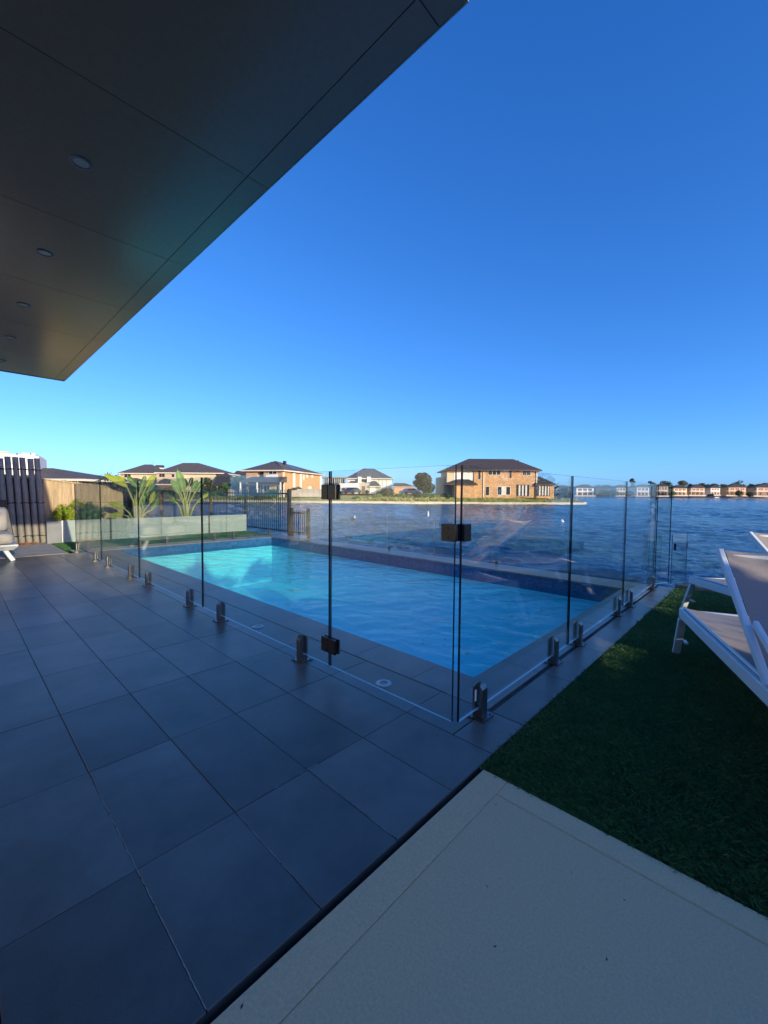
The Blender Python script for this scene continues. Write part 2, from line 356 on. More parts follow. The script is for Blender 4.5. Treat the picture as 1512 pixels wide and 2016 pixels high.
# ------------------------------------------------------------------ tufts on banks (stuff)
def blades(name, pts, h, wd, mats, lean=.3, seed=1, mi=None, clump=4, label=None, kind='stuff'):
    g = np.random.default_rng(seed); P = np.repeat(pts, clump, 0); n = len(P)
    H = np.repeat(h, clump)*g.uniform(.55, 1.15, n); a = g.uniform(0, 2*np.pi, n); W = np.repeat(wd, clump)*g.uniform(.6, 1.3, n)
    P = P + np.stack([g.normal(size=n)*W*1.2, g.normal(size=n)*W*1.2, np.zeros(n)], -1)
    d = np.stack([np.cos(a), np.sin(a), np.zeros(n)], -1); b = g.uniform(0, 2*np.pi, n)
    l = np.stack([np.cos(b)*H*lean, np.sin(b)*H*lean, H], -1)*1.0
    v0 = P - d*W[:, None]/2; v1 = P + d*W[:, None]/2; v2 = P+l*.62+d*W[:, None]*.3; v3 = P+l+np.stack([np.cos(b)*H*lean*.5, np.sin(b)*H*lean*.5, -H*.05], -1)
    V = np.stack([v0, v1, v2, v3], 1).reshape(-1, 3); Q = np.arange(n*4).reshape(n, 4)
    o = npmesh(name, V, Q, mats, mi=(g.integers(0, len(mats), n) if isinstance(mats, list) else None))
    return tag(o, label, kind=kind)
def bank_grass():
    g = np.random.default_rng(5); pts = []; hh = []
    for k in range(9000):
        px = g.uniform(240, 1150); i = 0
        t = g.random()**1.6*12
        d0 = np.interp(px, [p for p, d in bank[:12]], [d for p, d in bank[:12]]); d = d0+.4+t
        z = np.interp(t+.4, [0,.35,2.5,6,10,22], [-.38,-.34,-.12,.22,.40,.85])
        w_ = far((px-756)*d0/FPX*(1+t/200), d, z-.03)
        hgt = g.uniform(.12, .4)*(1.9 if 735 < px < 880 else 1)*(.45 if px < 700 else 1)
        pts.append(w_); hh.append(hgt)
    blades('long_grass', np.array(pts), np.array(hh), np.array(hh)*.35, [M['tuft'], M['tuft'], M['tuftg']], .45, 8, clump=4, label='long dry and green grass on the opposite bank')
bank_grass()
# ------------------------------------------------------------------ foliage
def leaf_cloud(centers, radii, n, size, seed, flat=.7, shell=.5):
    """random leaf quads inside several ellipsoids -> V,Q"""
    g = np.random.default_rng(seed); Cc = np.array(centers); Rr = np.array(radii)
    w8 = (Rr.prod(1) if Rr.ndim == 2 else Rr**3)**(2/3); idx = g.choice(len(Cc), n, p=w8/w8.sum())
    u = g.normal(size=(n, 3)); u /= np.linalg.norm(u, axis=1)[:, None]; rad = g.random(n)**(1/3); rad = shell + (1-shell)*rad
    rad *= g.uniform(.8, 1.12, n)
    rr = Rr[idx] if Rr.ndim == 2 else Rr[idx][:, None]
    P = Cc[idx] + u*rr*rad[:, None]
    a = g.normal(size=(n, 3)); a /= np.linalg.norm(a, axis=1)[:, None]; b = np.cross(a, u+g.normal(size=(n, 3))*.6); b /= np.linalg.norm(b, axis=1)[:, None]
    s = size*g.uniform(.6, 1.35, n)[:, None]
    V = np.stack([P-a*s, P-b*s*flat*.5, P+a*s, P+b*s*flat*.5], 1).reshape(-1, 3); return V, np.arange(n*4).reshape(n, 4)
def make_tree(name, base, h, w_, m, n, lsize, seed, label, cat='tree', group=None, trunk=.35, clumps=9, openness=.5, gum=False):
    g = random.Random(seed); root = empty(name, base, label=label, cat=cat, group=group)
    cs = []; rs = []; tb = MB()
    tr = max(.04, h*.022); top = (g.uniform(-.05,.05)*h, 0, h*(trunk+.15))
    tb.tube([(0,0,-.2), (top[0]*.4, 0, h*trunk*.6), top], [tr*1.3, tr, tr*.6], 7)
    for k in range(clumps):
        a = g.uniform(0, 6.28); rr = w_/2*g.uniform(.15, .72); z = h*(trunk + (1-trunk)*g.uniform(.12, .80)); rad = w_*g.uniform(.17, .30)
        if k == 0: a = 0; rr = 0; z = h-rad*.8
        z = min(z, h-rad*.75)
        c = (math.cos(a)*rr, math.sin(a)*rr, z); cs.append(c); rs.append((rad, rad, rad*(.55 if gum else .8)))
        tb.tube([(top[0]*.8, 0, h*trunk*.8), (c[0]*.5, c[1]*.5, (z+h*trunk*.8)*.5), c], [tr*.6, tr*.4, tr*.15], 5)
    tb.build('trunk', M['bark'], root)
    V, Q = leaf_cloud(cs, rs, n, lsize, seed, shell=openness); npmesh('crown', V, Q, m, parent=root)
    return root
# ------------------------------------------------------------------ houses across the water
class House:
    def __init__(s, name, px, d, yaw=0, **kw):
        s.o = Vector(((px-756)*d/FPX, d)); s.ex = Vector((math.cos(yaw), math.sin(yaw))); s.ey = Vector((-math.sin(yaw), math.cos(yaw)))
        s.root = empty(name, far(s.o.x, s.o.y, 0), math.atan2(R2.y, R2.x)+yaw, **kw)
    def fr(s, px, py, yl=0):
        k = (px-756)/FPX; t = (yl + s.o.dot(s.ey))/(k*s.ey.x + s.ey.y); P = Vector((k*t, t)); return (P-s.o).dot(s.ex), CZ+(hor(px)-py)*t/FPX
    def sd(s, px, py, xl):
        k = (px-756)/FPX; t = (xl + s.o.dot(s.ex))/(k*s.ex.x + s.ex.y); P = Vector((k*t, t)); return (P-s.o).dot(s.ey), CZ+(hor(px)-py)*t/FPX
    def wall(s, p0, p1, y0, y1, yl, depth, m, name='wall', zb=None, parent=None):
        x0, z1 = s.fr(p0, y0, yl); x1, _ = s.fr(p1, y0, yl); _, z0 = s.fr((p0+p1)/2, y1, yl)
        if zb is not None: z0 = zb
        return MB().box(x0, x1, yl, yl+depth, z0, z1).build(name, m, parent or s.root)
    def wall_l(s, x0, x1, y0, y1, z0, z1, m, name='wall'): return MB().box(x0, x1, y0, y1, z0, z1).build(name, m, s.root)
    def hip_l(s, x0, x1, y0, y1, ze, xr0, xr1, yr, zr, m, name='roof', th=.22):
        mb = MB(); vs = [(x0,y0,ze-th),(x1,y0,ze-th),(x1,y1,ze-th),(x0,y1,ze-th),(x0,y0,ze),(x1,y0,ze),(x1,y1,ze),(x0,y1,ze),(xr0,yr,zr),(xr1,yr,zr)]
        mb.add(vs, [(0,3,2,1),(4,5,9,8),(6,7,8,9)]); mb.add(vs, [(5,6,9),(7,4,8)]); mb.add(vs, [(0,1,5,4),(1,2,6,5),(2,3,7,6),(3,0,4,7)], 1)
        return mb.build(name, [m, M['frame']] if m is not M['roof_d'] else [m, M['frame_d']], s.root)
    def hip(s, pl, pr, ye, rl, rr, yr, yl, depth, m, ov=.5):
        x0, ze = s.fr(pl, ye, yl-ov); x1, _ = s.fr(pr, ye, yl-ov); xa, zr = s.fr(rl, yr, yl+depth/2); xb, _ = s.fr(rr, yr, yl+depth/2)
        return s.hip_l(x0, x1, yl-ov, yl+depth+ov, ze, xa, xb, yl+depth/2, zr, m)
    def win(s, p0, p1, y0, y1, yl, n=1, m=None, pane=None, name='window', blinds=0):
        x0, z1 = s.fr(p0, y0, yl); x1, z0 = s.fr(p1, y1, yl); return s.win_l(x0, x1, z0, z1, yl, n, m, pane, name, blinds)
    def win_l(s, x0, x1, z0, z1, yl, n=1, m=None, pane=None, name='window', blinds=0, parent=None):
        t = max(.05, min(.1, (x1-x0)*.08)); mb = MB()
        mb.box(x0, x1, yl-.07, yl+.02, z1-t, z1).box(x0, x1, yl-.09, yl+.02, z0, z0+t)
        for i in range(n+1):
            c = x0 + (x1-x0-t)*i/n; mb.box(c, c+t, yl-.068, yl+.02, z0+t, z1-t)
        f = mb.build(name, m or M['frame'], parent or s.root); nm = 'pane'
        pm = pane or M['pane']
        p = MB()
        if blinds:
            k = blinds; W_ = (x1-x0-2*t)/k
            for i in range(k): p.box(x0+t+i*W_, x0+t+(i+1)*W_, yl-.03, yl-.004, z0+t, z1-t, i % 2)
            p.build(nm, [pm, M['blind']], f)
        else: p.box(x0+t, x1-t, yl-.03, yl-.004, z0+t, z1-t).build(nm, pm, f)
        return f
    def swin_l(s, xs, y0, y1, z0, z1, n=1, m=None, pane=None):   # window in the right-hand side wall (x = xs)
        t = .07; mb = MB(); mb.box(xs-.02, xs+.07, y0, y1, z1-t, z1).box(xs-.02, xs+.09, y0, y1, z0, z0+t)
        for i in range(n+1): c = y0+(y1-y0-t)*i/n; mb.box(xs-.02, xs+.068, c, c+t, z0+t, z1-t)
        f = mb.build('window', m or M['frame'], s.root); MB().box(xs+.004, xs+.03, y0+t, y1-t, z0+t, z1-t).build('pane', pane or M['pane'], f); return f
    def post(s, px, y0, y1, yl, w_=.18, m=None):
        x, z1 = s.fr(px, y0, yl); _, z0 = s.fr(px, y1, yl); return MB().box(x-w_/2, x+w_/2, yl-w_/2, yl+w_/2, z0, z1).build('post', m or M['white'], s.root)
# --- brick house on the point
h = House('brick_house', 932, 80, label='tan brick two storey house with dark hipped roof near the end of the grassy point', cat='house')
h.wall(932, 1056, 923.5, 984, 0, 9, M['brick']); h.wall(879, 932, 926, 955, .25, 8.5, M['cream'])
h.wall(893, 932, 927, 944.5, .18, .3, M['white'], 'wall_panel')
h.wall(895, 931.9, 951.5, 984, -1.6, 8, M['brick']); h.wall(880, 895, 952, 984, 1.5, 6, M['greyw'])
h.wall(863, 878.6, 939.5, 984, 3, 5, M['cream']); h.wall(1056.1, 1090, 952.8, 985, -.4, 6, M['brick'])
h.hip(873.5, 1066.3, 924, 921, 1008.4, 903.5, 0, 9, M['roof_d'], .9)
h.hip(876, 940, 952.4, 899, 922, 943.5, -1.6, 3, M['roof_d'], .4); h.hip(1054, 1096.5, 953.6, 1050, 1062, 938.5, -.4, 6, M['roof_d'], .4)
for p0, p1, y0, y1, n in [(959,984.6,926.5,936,3), (1001,1006.3,925.7,942,1), (1026.3,1043.8,926,936.3,2), (940,945.4,926.3,944.3,1), (978,1004.4,957.5,975,3)]:
    h.win(p0, p1, y0, y1, 0, n, blinds=(3 if p0 == 978 else 0))
h.win(955, 963, 957.5, 975.7, 0, 1, name='door'); h.win(1016, 1041, 954, 977, 0, 3, M['frame_d'], blinds=7); h.win(1056.6, 1081.4, 954.6, 976.5, -.4, 1, M['frame_d'], blinds=8)
for p in (951, 1055): x, z1 = h.fr(p, 924, -.06); MB().box(x-.1, x+.1, -.16, -.002, .1, z1).build('downpipe', M['frame'], h.root)
x, z = h.fr(1018, 908, 4); MB().tube([(x,4,z-.6),(x,4,z+.15)], [.16,.16], 8).build('vent_pipe', M['roof_d'], h.root)
# --- apricot house with verandah
h = House('apricot_house', 556, 76, yaw=math.radians(-15.3), label='large apricot rendered house with verandah, white balcony panel and solar panels on the roof', cat='house')
xl, _ = h.fr(485, 925, 0); xi, _ = h.fr(506, 925, 0); xj, _ = h.fr(519, 925, 0)
_, ze = h.fr(556, 925.5, 0); zb = .25; zm = 3.25
yend, _ = h.sd(631, 934, 0); D_ = yend
h.wall_l(xl, xi, 0, 6, zm, ze, M['orange']); h.wall_l(xi, xj, 1.6, 6, zm, ze, M['brown']); h.wall_l(xj, -.0, 0, D_, zm, ze, M['orange'])
h.wall_l(xl, 0, .6, D_, zb, zm-.002, M['orange'])
h.hip_l(xl-.7, .7, -.7, D_+.7, ze, (xl+0)/2-.1, (xl+0)/2+.1, 4.4, ze+2.0, M['roof'])
# long rear ridge
mb = MB(); mb.add([(xl/2,4.0,ze+2.0),(xl/2,D_-4,ze+1.5),(.65,D_+.6,ze+.01),(.65,-.6,ze+.01),(xl-.6,D_+.6,ze+.01),(xl-.6,-.6,ze+.01)], [(0,3,2,1),(0,1,4,5),(1,2,4)]); mb.build('roof', M['roof'], h.root)
x0, z1 = h.fr(523.5, 934.5, -.05); x1, z0 = h.fr(547.6, 946.5, -.05); MB().box(x0, x1, -.12, -.03, z0, z1).build('balcony_panel', M['white'], h.root)
h.win(529, 545.7, 926.5, 934.3, 0, 2)
# verandah
vx0, vz = h.fr(472, 951.5, -2.2); vx1, _ = h.fr(553, 949, -2.2)
mb = MB(); mb.add([(vx0,-2.4,zm-.15),(vx1,-2.4,zm-.15),(vx1,.0,zm+.75),(vx0+1.2,.0,zm+.75),(vx0,.6,zm-.15),(vx0,-2.4,zm-.3),(vx1,-2.4,zm-.3),(vx1,0,zm-.3),(vx0,.6,zm-.3)], [(0,1,2,3),(0,3,4),(0,5,6,1),(5,8,7,6),(1,6,7,2),(0,4,8,5)]); mb.build('verandah_roof', M['roof'], h.root)
for xx in (vx0+.15, vx0+3.6, vx1-.1): MB().box(xx-.1, xx+.1, -2.3, -2.1, zb, zm-.302).build('post', M['white'], h.root)
for a_, b_ in ((.30,.42), (.44,.62), (.78,.95)): h.win_l(xl*(1-a_), xl*(1-b_), zb+.1, 2.5, .6, 2, M['frame'])
h.win_l(xl+.2, xl*.72, zb+.1, 2.4, .6, 1, M['frame_d'])
for px, w_ in ((557.5,.35), (576.5,.9), (590,.8), (629.5,.8)):
    y0, _ = h.sd(px, 930, 0); MB().box(.004, .06, y0, y0+w_, zb, ze-.15).build('wall_strip', M['white'], h.root)
for px, px2, ya, yb in ((596,599,930,945.5), (602.5,606,931,941), (612.5,616,932.5,941), (606,612.5,957,963)):
    y0, z1 = h.sd(px, ya, 0); y1, z0 = h.sd(px2, yb, 0); h.swin_l(.01, y0, max(y1, y0+.6), z0, z1, 1, pane=M['blind'])
for i in range(2):
    for j in range(5):     # solar array lying on the right-hand slope
        y0 = 4.6+j*1.25; t0 = .22+i*.30; t1 = t0+.27; X = lambda t: xl/2 + (.65-xl/2)*t; Z = lambda t, y: (ze+2.0-.5*(y-4)/(D_-8))*(1-t) + (ze+.01)*t + .09
        MB().add([(X(t0),y0,Z(t0,y0)),(X(t1),y0,Z(t1,y0)),(X(t1),y0+1.15,Z(t1,y0+1.15)),(X(t0),y0+1.15,Z(t0,y0+1.15))], [(0,1,2,3)]) if 0 else None
        q = MB(); a = Vector((X(t0),y0,Z(t0,y0))); b = Vector((X(t1),y0,Z(t1,y0))); c = Vector((X(t1),y0+1.15,Z(t1,y0+1.15))); d = Vector((X(t0),y0+1.15,Z(t0,y0+1.15))); dn = Vector((0,0,-.05))
        q.add([a,b,c,d,a+dn,b+dn,c+dn,d+dn], [(0,1,2,3),(0,4,5,1),(1,5,6,2),(2,6,7,3),(3,7,4,0)]); q.build('solar_panel', M['solar'], h.root)
MB().tube([(xl*.30,5,ze+1.2),(xl*.30,5,ze+2.05)], [.28,.36], 10).build('roof_cowl', M['black'], h.root)
MB().box(xl/2-1.8, xl/2-.7, 5.2, 6.2, ze+1.2, ze+1.95).build('roof_cooler', M['roof_d'], h.root)
# --- two cream houses on the left
def cooler(h, p, y, yl, nm='roof_cooler'):
    x, z = h.fr(p, y, yl); MB().box(x-.55, x+.55, yl-.5, yl+.5, z-.75, z-.35, 1).box(x-.8, x+.8, yl-.7, yl+.7, z-.35, z+.25).build(nm, [M['roof_d'], M['white']], h.root)
def antenna(h, p, y, yl):
    x, z = h.fr(p, y, yl); mb = MB().box(x-.03, x+.03, yl-.03, yl+.03, z-1.6, z)
    mb.box(x-1.3, x+.6, yl-.02, yl+.02, z-.06, z-.02)
    for k in range(5): mb.box(x-1.2+k*.4, x-1.17+k*.4, yl-.4, yl+.4, z-.05, z-.02)
    mb.build('antenna', M['greyw'], h.root)
h = House('cream_house', 237, 104, label='cream rendered two storey house at far left, with a roof aerial', cat='house')
h.wall(237, 306, 931.5, 985, 0, 9, M['cream']); h.hip(231, 309, 931, 286, 300, 914.5, 0, 9, M['roof'], .6); h.win(246, 252, 934, 940, 0, 1, M['frame_d']); h.win(253, 258, 934, 940, 0, 1, M['frame_d'])
h.hip(252, 280, 948, 262, 270, 941, -3, 4, M['roof'], .4); h.wall(254, 278, 949, 985, -3, 3, M['cream']); cooler(h, 316, 918, 6); antenna(h, 302, 909.5, 4.5)
h = House('cream_house', 306, 96, label='cream rendered house with a big roof cooler, between the two leafy plants', cat='house')
h.wall(309, 425, 931, 985, 0, 10, M['cream']); h.wall(309, 362, 931.8, 984, -.3, .28, M['pink'], 'wall_panel')
h.hip(304, 440, 930, 361, 392, 911.5, 0, 10, M['roof'], .7); h.win(314.6, 319, 932.5, 939, -.3, 1, M['frame_d']); h.win(320, 325, 932.5, 939, -.3, 1, M['frame_d']); h.win(338, 345, 933, 940, -.3, 1)
h.wall(312, 338, 952, 985, -3.2, 3, M['brown']); h.hip(306, 343, 952.8, 322, 330, 942, -3.2, 4, M['roof'], .4); cooler(h, 384, 915, 5); h.hip(395, 445, 934.5, 410, 436, 925.5, 1, 8, M['roof'], .4)
antenna(h, 361, 908, 5)
h = House('dark_roofed_house', 424, 92, label='low house under a plain dark roof, left of the small round tree', cat='house')
h.wall(424, 462, 955, 984, 0, 8, M['orange']); h.hip(419, 468, 954.5, 432, 446, 931, 0, 8, M['roof_d'], .5); h.win(430, 438, 958, 966, 0, 2, M['frame_d'])
h = House('dark_roofed_house', 458, 125, label='dark roofed house far behind, its roof showing left of the apricot house', cat='house')
h.wall(455, 492, 946, 980, 0, 9, M['brown']); h.hip(446, 500, 946, 466, 484, 927, 0, 9, M['roof_d'], .5)
MB().box(*[v for v in (0,0,0,0,0,0)]) if 0 else None
h = House('dark_roofed_house', 90, 42, label='low dark roofed house just over the timber fence', cat='house')
h.wall(20, 150, 941, 985, 0, 8, M['brown']); h.hip(10, 166, 941.5, 70, 106, 921.5, 0, 8, M['roof'], .5)
h.wall(120, 188, 948, 985, 4, 7, M['brown']); h.hip(112, 200, 948.5, 136, 160, 938, 4, 7, M['roof_d'], .5)
for i, (p0, p1, y) in enumerate(((178,206,945), (200,238,946))):
    h = House('distant_house', p0, 150+i*20, label=('tiny dark hipped roof far away, just right of the timber fence end', 'second tiny dark roof, far left behind the yellow leaves')[i], cat='house')
    h.wall(p0+3, p1-3, y+5, 975, 0, 8, M['pale']); h.hip(p0, p1, y+5, p0+10, p1-10, y-3, 0, 8, M['roof_d'], .5)
# white block at far left
h = House('white_house', -60, 40, yaw=math.radians(34), label='bright white flat roofed house showing above the bamboo screen', cat='house')
h.wall(-90, 46, 889, 985, 0, 9, M['white']); h.wall(46.2, 72, 892, 985, .6, 8, M['white']); h.wall(72.2, 79, 898, 985, 1.2, 7, M['white'])
h.wall(-20, 20, 887.5, 892.5, -.12, .11, M['pink'], 'parapet_band')
for p in (35, 62): h.win(p, p+2.6, 892.4, 895.8, (0 if p < 46 else .6), 1, M['frame_d'])
# --- white house with terracotta garage door
h = House('white_house', 668, 95, label='white two storey house with terracotta garage door and blue grey roof', cat='house')
h.wall(684, 771, 940, 985, 2, 9, M['white']); h.wall(668, 706, 951.6, 985, -2, 4.0, M['white']); h.wall(706, 727, 950.5, 985, -.8, 2.9, M['pale'])
h.wall(704.5, 711, 938.5, 951.5, 1.2, .8, M['white'], 'wall_panel'); h.wall(722, 729.5, 938.5, 951.5, 1.2, .8, M['white'], 'wall_panel')
h.hip(681, 773.5, 941, 714.6, 735, 922.5, 2, 9, M['roof_b'], .6); h.hip(726.5, 750, 957, 730, 740, 947, -1, 3, M['roof'], .3); h.wall(727.5, 739.5, 957.2, 985, -.9, 2.8, M['white'])
h.hip(684, 705, 950.8, 690, 700, 947, -1.2, 3.2, M['roof'], .2)
h.win(711.3, 721.7, 939.5, 949.3, 1.9, 2, M['frame_d'])
x0, z1 = h.fr(674, 959.5, -2); x1, z0 = h.fr(699, 971, -2); MB().box(x0, x1, -2.06, -2.004, z0, z1).build('garage_door', M['garage'], h.root)
x0, z1 = h.fr(712, 957, -.8); x1, z0 = h.fr(718.6, 971.5, -.8); MB().box(x0, x1, -.87, -.804, z0, z1).build('door', M['brown'], h.root)
for p in (745, 752, 760): h.wall(p, p+.8, 944, 962, 1.93, .06, M['pale'], 'wall_strip')
h = House('distant_house', 775, 200, label='small distant house with apricot walls, seen left of the dark green tree', cat='house')
h.wall(775, 813, 957.5, 975, 0, 9, M['orange']); h.hip(771, 816, 957.8, 776, 797, 951, 0, 9, M['roof'], .7)
# unfinished building
h = House('unfinished_house', 634, 112, label='grey unfinished house frame left of the white house', cat='house')
x0, zt = h.fr(633, 938.5, 0); x1, _ = h.fr(683, 940, 0)
MB().box(x0, x1, 0, 9, zt-.35, zt).build('roof_deck', M['greyw'], h.root); MB().box(x0, x1, .2, 9, 3.1, 3.4).build('floor_deck', M['greyw'], h.root)
for k in range(13): xx = x0+.1+(x1-x0-.3)*k/12; MB().box(xx, xx+.14, .02, .2, .6, zt-.352).build('post', M['pale'] if k % 3 else M['white'], h.root)
for k in range(6): xx = x0+.5+(x1-x0-1.2)*k/6; MB().box(xx, xx+1.0, .9, 1.0, 3.402, zt-.6).build('wall_sheet', (M['greyw'], M['pale'], M['solar'])[k % 3], h.root)
MB().box(x0+.2, x1-.2, 1.6, 8, .6, 3.098).build('wall', M['greyw'], h.root)
# concrete sleeper retaining wall
h = House('boundary_wall', 574, 75.5, label='weathered grey panel wall along the lawn beside the apricot house', cat='wall')
for k in range(6):
    p0 = 574+k*11; p1 = p0+10.4
    h.wall(p0, p1, 962.5 if k else 965, 978, 0, .14, M['pale'], 'panel'); h.wall(p1, p1+.6, 962, 978, -.03, .2, M['greyw'], 'post')
h = House('garden_shed', 450, 80, label='small pale garden shed beside the verandah', cat='shed')
h.wall(449, 461, 963, 976, 0, 2, M['pale']); h.hip(448, 462, 963.2, 453, 457, 958.5, 0, 2, M['pale'], .15)
# cars
def car(px, d, yb, rz, m, label):
    r = (px-756)*d/FPX; z = CZ+(hor(px)-yb)*d/FPX; root = empty('parked_car', far(r, d, z), rz, label, 'car')
    pr = [(-2.2,.35),(-2.2,.75),(-1.5,.95),(-.75,1.42),(.75,1.45),(1.6,1.0),(2.15,.9),(2.2,.35)]
    mb = MB(); n = len(pr); vs = [(x,-.88,z_) for x, z_ in pr]+[(x,.88,z_) for x, z_ in pr]
    mb.add(vs, [tuple(range(n)), tuple(reversed(range(n, 2*n)))]+[(i, i+n, (i+1) % n+n, (i+1) % n) for i in range(n)]); mb.build('body', m, root, bevel=.05)
    g_ = MB(); g_.add([(-1.35,-.885,1.0),(-.72,-.885,1.36),(.7,-.885,1.38),(1.4,-.885,1.02)], [(0,3,2,1)]); g_.add([(-1.35,.885,1.0),(-.72,.885,1.36),(.7,.885,1.38),(1.4,.885,1.02)], [(0,1,2,3)]); g_.build('side_window', M['pane'], root)
    for x in (-1.4, 1.4):
        for y in (-.8, .8): MB().tube([(x,y-.1,.32),(x,y+.1,.32)], [.32,.32], 12).build('wheel', M['tyre'], root)
car(694, 88, 973, math.atan2(R2.y, R2.x)+1.1, M['card'], 'dark grey car parked in front of the terracotta garage door')
car(669, 90, 973, math.atan2(R2.y, R2.x)+1.2, M['carw'], 'white car parked left of the terracotta garage door')
car(806, 92, 974, math.atan2(R2.y, R2.x)+.5, M['carp'], 'silver car parked behind the bushes near the dark green tree')
# bushes and trees on the bank
def bush(px, d, yb, hpx, wpx, m, n, label, seed, cat='bush', name='bush', ls=.16):
    k = d/FPX; z = CZ+(hor(px)-yb)*k; h_ = hpx*k; w_ = wpx*k
    g = random.Random(seed); root = empty(name, far((px-756)*k, d, z), label=label, cat=cat)
    cs = []; rs = []; st = MB()
    for i in range(6):
        r = h_*g.uniform(.30, .46); c = (g.uniform(-.5,.5)*max(0, w_-2*r), g.uniform(-.3,.3)*w_*.5, g.uniform(.35,.62)*h_); a = math.atan2(R2.y, R2.x)
        c = (c[0]*math.cos(a)-c[1]*math.sin(a), c[0]*math.sin(a)+c[1]*math.cos(a), c[2]); cs.append(c); rs.append((r*1.2, r*1.2, r)); st.tube([(c[0]*.4,c[1]*.4,-.1), c], [.05,.02], 5)
    st.build('stem', M['bark'], root); V, Q = leaf_cloud(cs, rs, n, ls, seed, shell=.35); npmesh('foliage', V, Q, m, parent=root)
    return root
bush(758, 77, 981, 22, 34, M['leaf_o'], 3200, 'tall straggly olive bush on the bank, right of the white house', 11)
bush(745, 75, 984, 12, 18, M['tuftg'], 1200, 'low yellow green bush at the foot of the olive bush', 12)
bush(786, 76, 982, 11, 22, M['leaf_g'], 1600, 'low mid green bush on the bank in front of the silver car', 13)
bush(822, 75, 983, 15, 26, M['leaf_o'], 2000, 'rounded olive bush below the dark green tree', 14)
bush(845, 75.5, 983, 13, 24, M['leaf_g'], 1800, 'dense green bush between the tree and the brick house', 15)
bush(876, 76, 984, 13, 24, M['leaf_d'], 1700, 'dark bush at the left corner of the brick house', 16)
bush(722, 88, 972, 7, 7, M['leaf_d'], 500, 'small dark shrub beside the white house door', 17)
bush(700, 74.5, 986, 9, 20, M['leaf_g'], 900, 'low green mound of plants on the lawn under the white house', 18)
bush(585, 79, 972, 15, 22, M['leaf_o'], 1500, 'olive shrub against the long side of the apricot house', 19)
bush(535, 73, 984, 21, 30, M['leaf_g'], 2400, 'grey green garden shrub in front of the apricot house', 20)
bush(512, 73, 984, 14, 24, M['leaf_o'], 1500, 'olive garden shrub in front of the verandah', 21)
bush(480, 73, 984, 10, 24, M['leaf_g'], 1200, 'low green garden shrub left of the verandah post', 22)
bush(1118, 82, 985, 22, 12, M['leaf_d'], 1100, 'dark narrow shrub near the tip of the point', 23)
bush(1103, 81, 984, 10, 8, M['leaf_o'], 500, 'small olive shrub beside the brick house annex', 24)
k = 78/FPX
make_tree('broadleaf_tree', far((834-756)*k, 78, .35), 49*k, 46*k, M['leaf_d'], 6000, .26, 31, 'dark green broadleaf tree left of the brick house', clumps=11, trunk=.2)
k = 80/FPX
make_tree('round_tree', far((466-756)*k, 80, .3), 40*k, 27*k, M['leaf_o'], 3200, .18, 32, 'round yellowish green tree left of the apricot house', clumps=9, trunk=.3)
make_tree('round_tree', far((408-756)*k, 80, .3), 36*k, 30*k, M['leaf_o'], 3000, .18, 33, 'bushy olive tree behind the right leafy plant', clumps=9, trunk=.25)
make_tree('round_tree', far((447-756)*k, 79, .3), 27*k, 18*k, M['leaf_g'], 1500, .16, 34, 'small green tree between the two olive trees', clumps=6, trunk=.25)
# fence on the point
root = empty('wire_fence', far((1100-756)*80/FPX, 80, .2), label='low dark wire fence beside the brick house annex', cat='fence')
for k in range(7):
    p = far((1098+k*5-756)*80/FPX, 80+k*.5, 0)-root.location; MB().box(p.x-.04, p.x+.04, p.y-.04, p.y+.04, -.1, 1.2).build('post', M['black'], root)
a = far((1098-756)*80/FPX, 80, 1.3)-root.location; b = far((1128-756)*80/FPX, 83, 1.3)-root.location; a.z = 1.15; b.z = 1.15
MB().bar(a, b, .04, .04).build('rail', M['black'], root); a.z = .6; b.z = .6; MB().bar(a, b, .03, .03).build('rail', M['black'], root)
# ------------------------------------------------------------------ far shore houses
FD = 318
def far_house(p0, p1, ye, yr, yb, m, label, roofm=None, low=None, low_px=None, balcony=False, d=FD, yaw=0, n=3):
    h = House('lakeside_house', (p0+p1)/2, d, yaw, label=label, cat='house', group='houses on the far shore')
    rm = roofm or M['roof_d']; mid = (ye+yb)/2
    h.wall(p0, p1, ye-.3, yb+1.5, 0, 9, m); W_ = p1-p0
    h.hip(p0-2.2, p1+2.2, ye, p0+W_*.32, p1-W_*.32, yr-1.6, 0, 9, rm, .8)
    h.wall(p0-W_*.05, p1+W_*.02, mid-.4, mid+.5, -1.5, 1.5, M['white'], 'balcony')
    for k in range(n):
        a = p0+W_*(.08+.88*k/n); b = a+W_*.72/n
        h.win(a, b, ye+1.6, mid-1.4, 0, 2, M['frame']); h.win(a, b, mid+2.0, yb-.6, 0, 2, M['frame_d'])
    for k in range(n+1): h.post(p0+W_*(.02+.95*k/n), mid+.5, yb, -1.3, .3, m)
    h.wall(p0-W_*.12, p1+W_*.12, yb-.6, yb+2, -6, .4, M['pale'], 'garden_wall')
    return h
far_house(1094, 1117, 961, 957, 975.5, M['pale'], 'beige far shore house directly right of the brick house', d=350)
far_house(1134, 1168, 960, 955.5, 975.5, M['white'], 'crisp white cube like house across the lake', d=FD)
far_house(1213, 1231, 959.5, 956, 975.5, M['cream'], 'cream house across the lake, left of the second glass joint')
far_house(1253, 1277, 959, 955, 976, M['white'], 'white and yellow house across the lake behind the glass fence')
far_house(1293, 1314, 957, 954, 976, M['greyw'], 'grey white house seen through the last glass panel')
far_house(1325, 1351, 960.7, 956, 974.8, M['cream'], 'pale cream house with dark balcony, first right of the glass fence')
far_house(1359, 1386, 960, 955, 974.8, M['pink'], 'blush house with long lower window wall across the lake')
far_house(1398, 1416, 960, 956.5, 974.3, M['white'], 'narrow white house with a row of tall windows across the lake')
far_house(1433, 1467, 958.8, 955, 975, M['orange'], 'wide apricot house behind a round green bush across the lake')
